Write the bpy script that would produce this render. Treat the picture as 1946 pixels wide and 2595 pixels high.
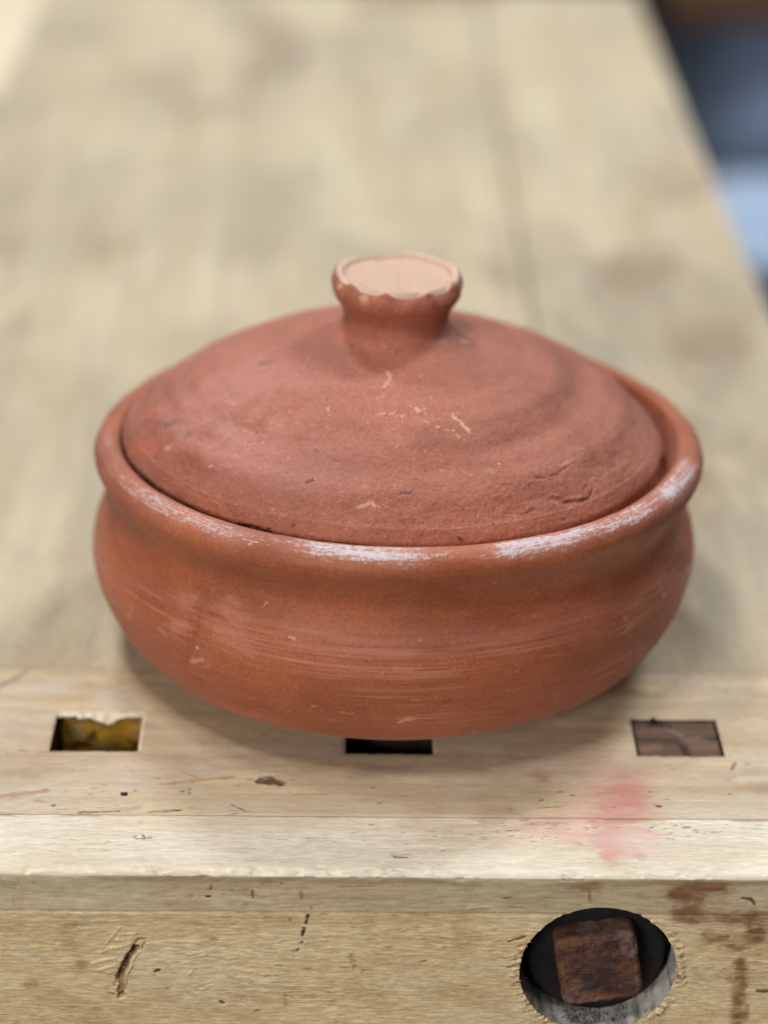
import bpy, math
import numpy as np

# ---------------------------------------------------------------- scene, camera, light
scene = bpy.context.scene
for o in list(bpy.data.objects):
    bpy.data.objects.remove(o)
COL = scene.collection
R = math.radians

# bench top is z = 0, X runs along the bench end, Y along the bench, metres
cam_data = bpy.data.cameras.new("camera")
cam = bpy.data.objects.new("camera", cam_data)
COL.objects.link(cam)
cam_data.sensor_fit = 'VERTICAL'
cam_data.sensor_height = 36.0
cam_data.sensor_width = 27.0
cam_data.lens = 36.0 * 5772.0 / 2595.0
cam_data.clip_start = 0.02
cam_data.clip_end = 60.0
P, YAW, ROLL = R(27.7049), R(1.3), R(1.2)
from mathutils import Vector, Matrix
fw = Vector((math.sin(YAW)*math.cos(P), math.cos(YAW)*math.cos(P), -math.sin(P)))
rt = Vector((math.cos(YAW), -math.sin(YAW), 0))
up = rt.cross(fw)
rt, up = rt*math.cos(ROLL) + up*math.sin(ROLL), up*math.cos(ROLL) - rt*math.sin(ROLL)
mw = Matrix((( rt.x, up.x, -fw.x, 0), (rt.y, up.y, -fw.y, 0), (rt.z, up.z, -fw.z, 0.4566), (0, 0, 0, 1)))
cam.matrix_world = mw
cam_data.dof.use_dof = True
cam_data.dof.focus_distance = 0.774
cam_data.dof.aperture_fstop = 3.5
cam_data.dof.aperture_blades = 0
scene.camera = cam

world = bpy.data.worlds.new("World")
scene.world = world
world.use_nodes = True
wb = world.node_tree.nodes["Background"]
wb.inputs[0].default_value = (0.93, 0.97, 1.0, 1)
wb.inputs[1].default_value = 0.055

def area(name, loc, target, sx, sy, power, color):
    d = bpy.data.lights.new(name, 'AREA')
    d.shape = 'RECTANGLE'; d.size = sx; d.size_y = sy; d.energy = power; d.color = color
    o = bpy.data.objects.new(name, d); COL.objects.link(o)
    o.location = loc
    o.rotation_euler = (Vector(target) - Vector(loc)).to_track_quat('-Z', 'Y').to_euler()
    return o
FZ0 = -0.86
POT = (0.022, 0.77, 0.05)
area("ceiling_lamp_far", (-0.52, 2.20, 1.75), POT, 0.32, 0.22, 19.0, (0.93, 0.965, 1.0))
area("ceiling_lamp_front", (-0.32, 0.14, 1.75), POT, 0.32, 0.22, 10.0, (1.0, 0.985, 0.95))
area("ceiling_lamp_left", (-0.52, 0.80, 1.75), POT, 0.32, 0.22, 7.5, (1.0, 0.985, 0.95))
area("fill_behind_camera", (-1.3, -1.8, 1.15), (0.02, 0.6, 0), 1.1, 0.6, 52.0, (1.0, 0.965, 0.90))  # added fill to brighten the bench front, no window known there
area("aisle_fill", (1.3, 2.2, 1.9), (0.9, 3.0, FZ0), 0.9, 0.4, 62.0, (0.92, 0.96, 1.0))  # added light, brightens the boxes beyond the bench

scene.view_settings.view_transform = 'Standard'
scene.view_settings.look = 'None'
scene.view_settings.exposure = 0.0
scene.view_settings.gamma = 1.0
scene.view_settings.use_curve_mapping = False
scene.cycles.max_bounces = 6
scene.cycles.use_denoising = True

# ---------------------------------------------------------------- numpy noise
def _h(ix, iy, iz, seed):
    n = (ix*374761393 + iy*668265263 + iz*2147483647 + seed*974634777) & 0xFFFFFFFF
    n = ((n ^ (n >> 13))*1274126177) & 0xFFFFFFFF
    n = ((n ^ (n >> 16))*2246822519) & 0xFFFFFFFF
    return ((n ^ (n >> 15)) & 0xFFFFFF)/float(0xFFFFFF)
def vnoise(p, seed=0):
    f = np.floor(p); i = f.astype(np.int64); t = p - f; t = t*t*t*(t*(t*6-15)+10)
    x, y, z = i[..., 0], i[..., 1], i[..., 2]; u, v, w = t[..., 0], t[..., 1], t[..., 2]
    def L(a, b, k): return a + (b-a)*k
    c = lambda a, b, d: _h(x+a, y+b, z+d, seed)
    return L(L(L(c(0,0,0), c(1,0,0), u), L(c(0,1,0), c(1,1,0), u), v), L(L(c(0,0,1), c(1,0,1), u), L(c(0,1,1), c(1,1,1), u), v), w)
def fbm(p, sc, oct=4, seed=0, gain=0.5):
    sc = np.asarray(sc, float); s = 0; a = 1; n = 0
    for k in range(oct):
        s = s + a*vnoise(p*sc*(2.03**k) + 17.3*k, seed+k); n += a; a *= gain
    return s/n
def sstep(a, b, x):
    t = np.clip((x-a)/(b-a), 0, 1); return t*t*(3-2*t)
def lin(c):
    c = np.asarray(c, float)/255.0
    return np.where(c <= 0.04045, c/12.92, ((c+0.055)/1.055)**2.4)

# ---------------------------------------------------------------- marks: stains, scratches, dents, painted shade (metres, on the surfaces)
# (polyline, half width, sRGB colour, opacity, relief in mm, softness)
MARKS = {}
MARKS["lid"] = [
    ([[0.0169,0.745,0.1226],[0.0179,0.7409,0.1217],[0.016,0.7361,0.1205],[0.0143,0.7344,0.1201]],0.00068,(226,190,160),0.528,0,0.5),
    ([[0.019,0.8787,0.078],[0.0163,0.7592,0.126]],0.00073,(226,190,160),0.33,0,0.8),
    ([[0.0129,0.7218,0.1166],[0.0158,0.7222,0.1168]],0.00063,(226,190,160),0.396,0,0.5),
    ([[0.0178,0.7221,0.1168],[0.0191,0.7228,0.117]],0.00073,(226,190,160),0.396,0,0.5),
    ([[0.0204,0.7213,0.1165],[0.0231,0.7221,0.1167]],0.00052,(226,190,160),0.528,0,0.5),
    ([[0.022,0.7235,0.1172],[0.0219,0.7185,0.1156]],0.00052,(226,190,160),0.462,0,0.5),
    ([[0.0233,0.7271,0.1182],[0.0255,0.7266,0.1179]],0.00052,(226,190,160),0.396,0,0.5),
    ([[0.0267,0.726,0.1177],[0.028,0.7239,0.117],[0.0296,0.7256,0.1174]],0.00068,(226,190,160),0.561,0,0.5),
    ([[0.0292,0.7205,0.1159],[0.0312,0.7187,0.1151]],0.00052,(226,190,160),0.561,0,0.5),
    ([[0.0339,0.7171,0.1142],[0.0353,0.7174,0.1142]],0.00047,(226,190,160),0.561,0,0.5),
    ([[0.0368,0.7163,0.1136],[0.0403,0.7166,0.1132]],0.00052,(226,190,160),0.561,0,0.5),
    ([[0.0397,0.7244,0.116],[0.0407,0.7226,0.1152],[0.0429,0.7211,0.1144],[0.0444,0.7187,0.1133],[0.0457,0.7177,0.1127]],0.00068,(226,190,160),0.627,0,0.5),
    ([[0.0399,0.7238,0.1157],[0.0421,0.7261,0.1161]],0.00052,(226,190,160),0.396,0,0.5),
    ([[0.0415,0.7305,0.1174],[0.0442,0.7309,0.1171]],0.00052,(226,190,160),0.33,0,0.5),
    ([[0.0407,0.7152,0.1127],[0.042,0.7141,0.112]],0.00058,(226,190,160),0.528,0,0.5),
    ([[0.02,0.7278,0.1184],[0.0204,0.7271,0.1182]],0.00063,(226,190,160),0.264,0,0.5),
    ([[-0.0039,0.7267,0.1167],[-0.0037,0.7228,0.1155]],0.00047,(226,190,160),0.462,0,0.5),
    ([[-0.0054,0.7291,0.1171],[-0.0028,0.7294,0.1175]],0.00052,(226,190,160),0.33,0,0.5),
    ([[-0.0043,0.7178,0.1137],[-0.0038,0.716,0.1131]],0.00058,(226,190,160),0.396,0,0.5),
    ([[-0.0055,0.7136,0.1119],[-0.0048,0.7149,0.1125]],0.00047,(226,190,160),0.33,0,0.5),
    ([[-0.0077,0.7363,0.1184],[-0.005,0.7371,0.119]],0.00063,(226,190,160),0.264,0,0.5),
    ([[-0.017,0.7194,0.1118],[-0.0131,0.7188,0.1125],[-0.0094,0.7193,0.1134]],0.00037,(190,140,125),0.6,-0.15,0.5),
    ([[-0.0044,0.731,0.1177],[-0.0042,0.7309,0.1177]],0.00063,(70,58,58),0.6,0,0.5),
    ([[-0.0082,0.7079,0.1091],[-0.0073,0.7076,0.1091]],0.00084,(70,58,58),0.75,-0.3,0.5),
    ([[-0.0069,0.7074,0.1091],[-0.0057,0.7077,0.1095]],0.00031,(226,190,160),0.528,0,0.5),
    ([[-0.0045,0.7005,0.1061],[-0.0038,0.7003,0.1061]],0.00052,(70,58,58),0.5,0,0.5),
    ([[0.0041,0.7623,0.1245],[0.0046,0.7618,0.1245]],0.00079,(90,75,75),0.7,0,0.5),
    ([[0.0463,0.7149,0.1116],[0.0472,0.7161,0.1118]],0.00084,(100,70,70),0.6,0,0.5),
    ([[0.012,0.7314,0.1193],[0.0124,0.732,0.1194]],0.00052,(95,60,55),0.5,0,0.5),
    ([[-0.01,0.7509,0.1207],[-0.0079,0.7511,0.1212]],0.00115,(130,100,98),0.4,0,1),
    ([[-0.0153,0.7577,0.1204],[-0.0148,0.758,0.1205]],0.00105,(130,90,88),0.4,0,1),
    ([[0.0451,0.7722,0.1229],[0.0468,0.7725,0.1226]],0.00094,(225,205,185),0.528,0,0.5),
    ([[0.0559,0.7065,0.1058],[0.0559,0.7065,0.1058]],0.00047,(226,190,160),0.528,0,0.5),
    ([[0.0514,0.7026,0.105],[0.0538,0.7029,0.1045]],0.00115,(226,190,160),0.198,0,1),
    ([[-0.0108,0.6964,0.102],[-0.0091,0.697,0.1029]],0.00068,(70,32,26),0.8,-0.9,0.5),
    ([[0.003,0.6961,0.1046],[0.0056,0.6955,0.1045],[0.0068,0.6947,0.1041]],0.00031,(232,205,185),0.528,0.1,0.5),
    ([[0.0128,0.6946,0.1045],[0.0133,0.6945,0.1045]],0.00063,(90,45,38),0.7,-0.7,0.5),
    ([[0.0197,0.696,0.1055],[0.0265,0.6962,0.1054]],0.00021,(95,45,36),0.7,-0.35,0.5),
    ([[0.0216,0.6901,0.1013],[0.0243,0.6902,0.1013]],0.00094,(70,50,50),0.65,-0.3,0.5),
    ([[0.0221,0.6901,0.1013],[0.0221,0.6901,0.1013]],0.00031,(222,222,228),0.594,0,0.5),
    ([[0.0069,0.6864,0.0978],[0.0105,0.6869,0.0985],[0.0137,0.6862,0.0981]],0.00068,(224,172,130),0.594,0.15,0.8),
    ([[0.01,0.6875,0.0989],[0.0125,0.6863,0.0981]],0.00094,(224,172,130),0.462,0.1,0.9),
    ([[0.0152,0.6866,0.0984],[0.0166,0.686,0.098]],0.00042,(224,172,130),0.528,0,0.5),
    ([[0.0208,0.7017,0.1086],[0.0211,0.6997,0.1076]],0.00026,(205,130,110),0.7,0,0.5),
    ([[0.0103,0.7037,0.1094],[0.0108,0.7036,0.1094]],0.00031,(226,190,160),0.33,0,0.5),
    ([[-0.0623,0.7452,0.0992],[-0.0594,0.7442,0.1011]],0.00157,(62,55,60),0.9,-0.4,0.5),
    ([[-0.0545,0.7334,0.1011],[-0.053,0.7331,0.1021]],0.00126,(70,62,66),0.8,-0.3,0.5),
    ([[-0.0617,0.7343,0.0962],[-0.0603,0.7328,0.0967]],0.00142,(205,180,178),0.396,0,0.5),
    ([[-0.0288,0.7614,0.1171],[-0.0258,0.7616,0.118]],0.00126,(70,62,66),0.85,-0.3,0.5),
    ([[-0.077,0.7605,0.09],[-0.0765,0.7593,0.0904]],0.00073,(90,75,78),0.6,0,0.5),
    ([[-0.0429,0.7357,0.1081],[-0.0419,0.7355,0.1085]],0.00094,(120,95,95),0.5,0,0.9),
    ([[-0.0396,0.7421,0.1109],[-0.0372,0.7384,0.1111]],0.00058,(228,190,175),0.462,0,0.5),
    ([[-0.0561,0.7714,0.1063],[-0.0544,0.7757,0.1071]],0.00084,(222,175,160),0.33,0,0.9),
    ([[-0.0548,0.7469,0.1047],[-0.0508,0.74,0.1054]],0.00236,(165,80,60),0.5,-0.6,1),
    ([[-0.0452,0.7496,0.1099],[-0.0442,0.7491,0.1102]],0.00183,(150,75,62),0.5,-0.5,1),
    ([[-0.0364,0.7146,0.1033],[-0.0354,0.7137,0.1034]],0.00079,(200,170,168),0.396,0,0.5),
    ([[-0.0454,0.7147,0.0984],[-0.0444,0.7144,0.0988]],0.00068,(220,185,165),0.396,0,0.5),
    ([[-0.0306,0.7084,0.1026],[-0.0251,0.7047,0.1028],[-0.0206,0.7021,0.1028]],0.00031,(150,85,72),0.7,-0.4,0.5),
    ([[-0.0331,0.7241,0.1086],[-0.0282,0.7197,0.1088]],0.00084,(215,170,160),0.231,0,1),
    ([[-0.0466,0.7909,0.1095],[-0.0419,0.7893,0.1117]],0.00084,(226,190,178),0.264,0,1),
    ([[-0.0728,0.7651,0.0938],[-0.0646,0.7574,0.0999]],0.00314,(190,92,62),0.45,0,1),
    ([[-0.0757,0.7508,0.0892],[-0.0685,0.7394,0.0927]],0.00419,(185,95,68),0.35,0,1),
    ([[-0.042,0.7311,0.1073],[-0.0331,0.7196,0.107]],0.00472,(205,150,142),0.231,0,1),
    ([[-0.0565,0.7314,0.099],[-0.0458,0.7224,0.1021]],0.00367,(200,140,130),0.3,0,1),
    ([[0.0684,0.7048,0.1001],[0.0722,0.7067,0.0994],[0.076,0.7096,0.0992],[0.0793,0.7139,0.0998]],0.00037,(95,45,35),0.9,-0.9,0.5),
    ([[0.0777,0.7132,0.1003],[0.0803,0.7164,0.1006],[0.0827,0.7187,0.1004]],0.00047,(205,145,120),0.7,0.3,0.5),
    ([[0.0654,0.7023,0.0998],[0.0699,0.7045,0.0991]],0.00052,(190,115,92),0.5,0.3,0.5),
    ([[0.0735,0.7015,0.0952],[0.0778,0.7035,0.0943]],0.00063,(150,75,58),0.5,0.7,0.5),
    ([[0.0786,0.7019,0.0928],[0.0839,0.7049,0.0917],[0.0883,0.7087,0.0912],[0.0896,0.7126,0.0925]],0.00052,(92,42,34),0.8,-1.0,0.5),
    ([[0.0819,0.7045,0.0926],[0.0861,0.7075,0.0919]],0.00073,(165,85,65),0.4,0.9,0.5),
    ([[0.0736,0.6996,0.0939],[0.0765,0.7007,0.0932]],0.00058,(212,150,110),0.7,0.2,0.5),
    ([[0.0631,0.6912,0.0929],[0.0677,0.6948,0.0934]],0.00052,(110,55,45),0.6,-0.7,0.5),
    ([[0.0559,0.6895,0.0942],[0.0626,0.6914,0.0932]],0.00047,(110,55,45),0.4,-0.6,0.5),
    ([[0.0776,0.6961,0.089],[0.0785,0.6965,0.0886]],0.00073,(80,52,55),0.6,0,0.5),
    ([[0.0733,0.6978,0.0929],[0.0737,0.6978,0.0927]],0.00047,(190,160,150),0.462,0,0.5),
    ([[0.0895,0.7197,0.0964],[0.0946,0.7237,0.0948]],0.00157,(190,135,120),0.4,0,1),
    ([[0.0772,0.7059,0.0961],[0.0779,0.7059,0.0957]],0.00047,(225,180,150),0.462,0,0.5),
    ([[0.0557,0.7064,0.1058],[0.0559,0.7065,0.1058]],0.00047,(225,190,165),0.528,0,0.5),
    ([[0.0528,0.6853,0.0924],[0.0534,0.6855,0.0924]],0.00037,(60,30,28),0.8,-0.6,0.5),
    ([[0.0412,0.6798,0.0898],[0.0428,0.6798,0.089]],0.00067,(60,45,48),0.8,-0.3,0.5),
    ([[-0.0349,0.6937,0.0864],[-0.0296,0.6903,0.0877],[-0.0237,0.6872,0.0876]],0.00098,(70,30,24),0.6,-1.2,0.5),
    ([[-0.0296,0.6903,0.089],[-0.0266,0.6886,0.0883]],0.00055,(175,95,78),0.5,0.5,0.5),
    ([[-0.0159,0.6845,0.0909],[-0.0148,0.6847,0.0917]],0.00061,(100,50,42),0.6,-0.5,0.5),
    ([[-0.0074,0.6855,0.0947],[-0.004,0.6851,0.0951]],0.00037,(95,45,38),0.7,-0.5,0.5),
    ([[0.0215,0.6823,0.095],[0.026,0.6832,0.0954]],0.00061,(130,65,52),0.4,0.5,0.5),
]
MARKS["bowl"] = [
    ([[-0.0518,0.6842,0.0493],[-0.0516,0.6836,0.0436],[-0.0514,0.6842,0.0383]],0.00029,(75,32,22),0.85,-0.5,0.5),
    ([[-0.0499,0.6822,0.0444],[-0.0493,0.6818,0.0472],[-0.0478,0.6822,0.0532],[-0.0482,0.6846,0.0579]],0.00127,(120,62,46),0.45,-0.35,0.9),
    ([[-0.0483,0.681,0.0449],[-0.0479,0.6807,0.0449]],0.00058,(225,185,160),0.9,0,0.5),
    ([[-0.0507,0.6838,0.0379],[-0.0465,0.68,0.0407]],0.00087,(222,168,140),0.7,0,0.5),
    ([[-0.0459,0.68,0.0382],[-0.0439,0.6785,0.0391]],0.00058,(210,150,122),0.4,0,0.5),
    ([[-0.0565,0.6884,0.0493],[-0.0528,0.6858,0.0515]],0.00289,(210,142,120),0.45,0,1),
    ([[-0.0528,0.689,0.0585],[-0.0492,0.6876,0.0614]],0.00231,(210,142,120),0.35,0,1),
    ([[-0.0397,0.6811,0.0631],[-0.0336,0.6756,0.0599]],0.00434,(204,136,116),0.4,0,1),
    ([[-0.0401,0.6767,0.0533],[-0.0314,0.6711,0.0519]],0.00405,(204,136,114),0.4,0,1),
    ([[-0.0749,0.7102,0.0392],[-0.0728,0.7067,0.0459]],0.00104,(215,145,135),0.5,0,1),
    ([[-0.0622,0.6935,0.0451],[-0.0597,0.691,0.0439]],0.00092,(215,150,140),0.4,0,1),
    ([[-0.0598,0.6951,0.0297],[-0.0547,0.69,0.03]],0.00069,(205,130,110),0.35,0,1),
    ([[-0.0161,0.6665,0.0582],[-0.0141,0.6656,0.058]],0.00035,(228,190,165),0.7,0,0.5),
    ([[-0.0245,0.6738,0.0666],[-0.0236,0.6736,0.0675]],0.00046,(225,170,150),0.6,0,0.5),
    ([[-0.017,0.6687,0.0271],[-0.0155,0.6682,0.0272]],0.0004,(222,170,140),0.7,0,0.5),
    ([[-0.0085,0.6642,0.0318],[-0.0065,0.6635,0.0322]],0.00046,(218,160,135),0.6,0,0.5),
    ([[0.001,0.6625,0.0306],[0.0055,0.6619,0.0302]],0.0004,(205,140,115),0.6,0,0.5),
    ([[-0.0139,0.6637,0.0397],[-0.0134,0.6636,0.0393]],0.00035,(222,165,135),0.7,0,0.5),
    ([[-0.0261,0.6742,0.0239],[-0.0247,0.6735,0.0239]],0.00046,(210,140,110),0.5,0,0.5),
    ([[-0.0001,0.6607,0.0544],[0.0041,0.6602,0.0554]],0.00052,(205,140,115),0.5,0,0.5),
    ([[0.0218,0.6625,0.0264],[0.0249,0.6616,0.0286]],0.00094,(215,185,160),0.7,0,0.5),
    ([[0.0249,0.662,0.0277],[0.0268,0.6619,0.0282]],0.00062,(215,185,160),0.7,0,0.5),
    ([[0.0257,0.6587,0.0381],[0.0281,0.6589,0.0377]],0.00047,(215,160,130),0.6,0,0.5),
    ([[0.0479,0.6725,0.0159],[0.0491,0.6725,0.0162]],0.00055,(220,190,180),0.8,0,0.5),
    ([[0.0197,0.6579,0.0514],[0.0257,0.6579,0.0509]],0.00062,(200,130,105),0.6,0,0.5),
    ([[0.0374,0.6603,0.0359],[0.0393,0.6604,0.0368]],0.00062,(110,55,40),0.6,-0.3,0.5),
    ([[0.0995,0.6884,0.0474],[0.1038,0.6928,0.0491]],0.00062,(190,140,125),0.7,0,0.5),
    ([[0.1005,0.6905,0.0528],[0.1015,0.6912,0.0519]],0.00094,(185,145,140),0.6,0,0.5),
    ([[0.1144,0.7091,0.0568],[0.1162,0.7093,0.0517]],0.00078,(185,140,135),0.6,0,0.5),
    ([[0.1168,0.71,0.0511],[0.1178,0.7114,0.0504]],0.00078,(205,170,165),0.7,0,0.5),
    ([[0.128,0.7318,0.0498],[0.1293,0.7349,0.0482]],0.00086,(215,190,185),0.8,0,0.5),
    ([[0.118,0.7172,0.0598],[0.128,0.7336,0.0527]],0.00352,(80,42,38),0.55,0,1),
    ([[0.0729,0.6755,0.0653],[0.0785,0.6788,0.0656]],0.00094,(160,110,105),0.45,0,0.9),
    ([[0.0672,0.6722,0.0641],[0.1081,0.7007,0.0573]],0.00039,(190,130,112),0.6,0.12,0.5),
    ([[0.0517,0.6658,0.0623],[0.0871,0.6814,0.0586]],0.00039,(190,130,112),0.5,0.12,0.5),
    ([[0.0386,0.6615,0.0593],[0.0658,0.6694,0.0593]],0.00039,(190,125,105),0.5,0.12,0.5),
    ([[0.0349,0.659,0.0529],[0.0611,0.6657,0.0541]],0.00055,(180,115,98),0.45,0.1,0.5),
    ([[0.0974,0.6891,0.057],[0.1072,0.6983,0.0547]],0.00172,(150,95,88),0.4,0,1),
    ([[0.1234,0.7307,0.0627],[0.126,0.7373,0.0619]],0.00062,(200,160,145),0.6,0,0.5),
    ([[0.1057,0.703,0.0716],[0.111,0.7075,0.0758]],0.00055,(170,115,95),0.3,0,1),
    ([[0.0527,0.6665,0.0798],[0.0531,0.6667,0.0796]],0.00039,(215,160,130),0.8,0,0.5),
    ([[0.1013,0.6959,0.0282],[0.1018,0.6967,0.0277]],0.00039,(215,160,130),0.8,0,0.5),
    ([[0.0616,0.6648,0.0467],[0.0618,0.6649,0.0467]],0.00039,(215,160,130),0.8,0,0.5),
    ([[0.0279,0.6611,0.0608],[0.0281,0.6611,0.0608]],0.00039,(215,160,130),0.8,0,0.5),
]
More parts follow.
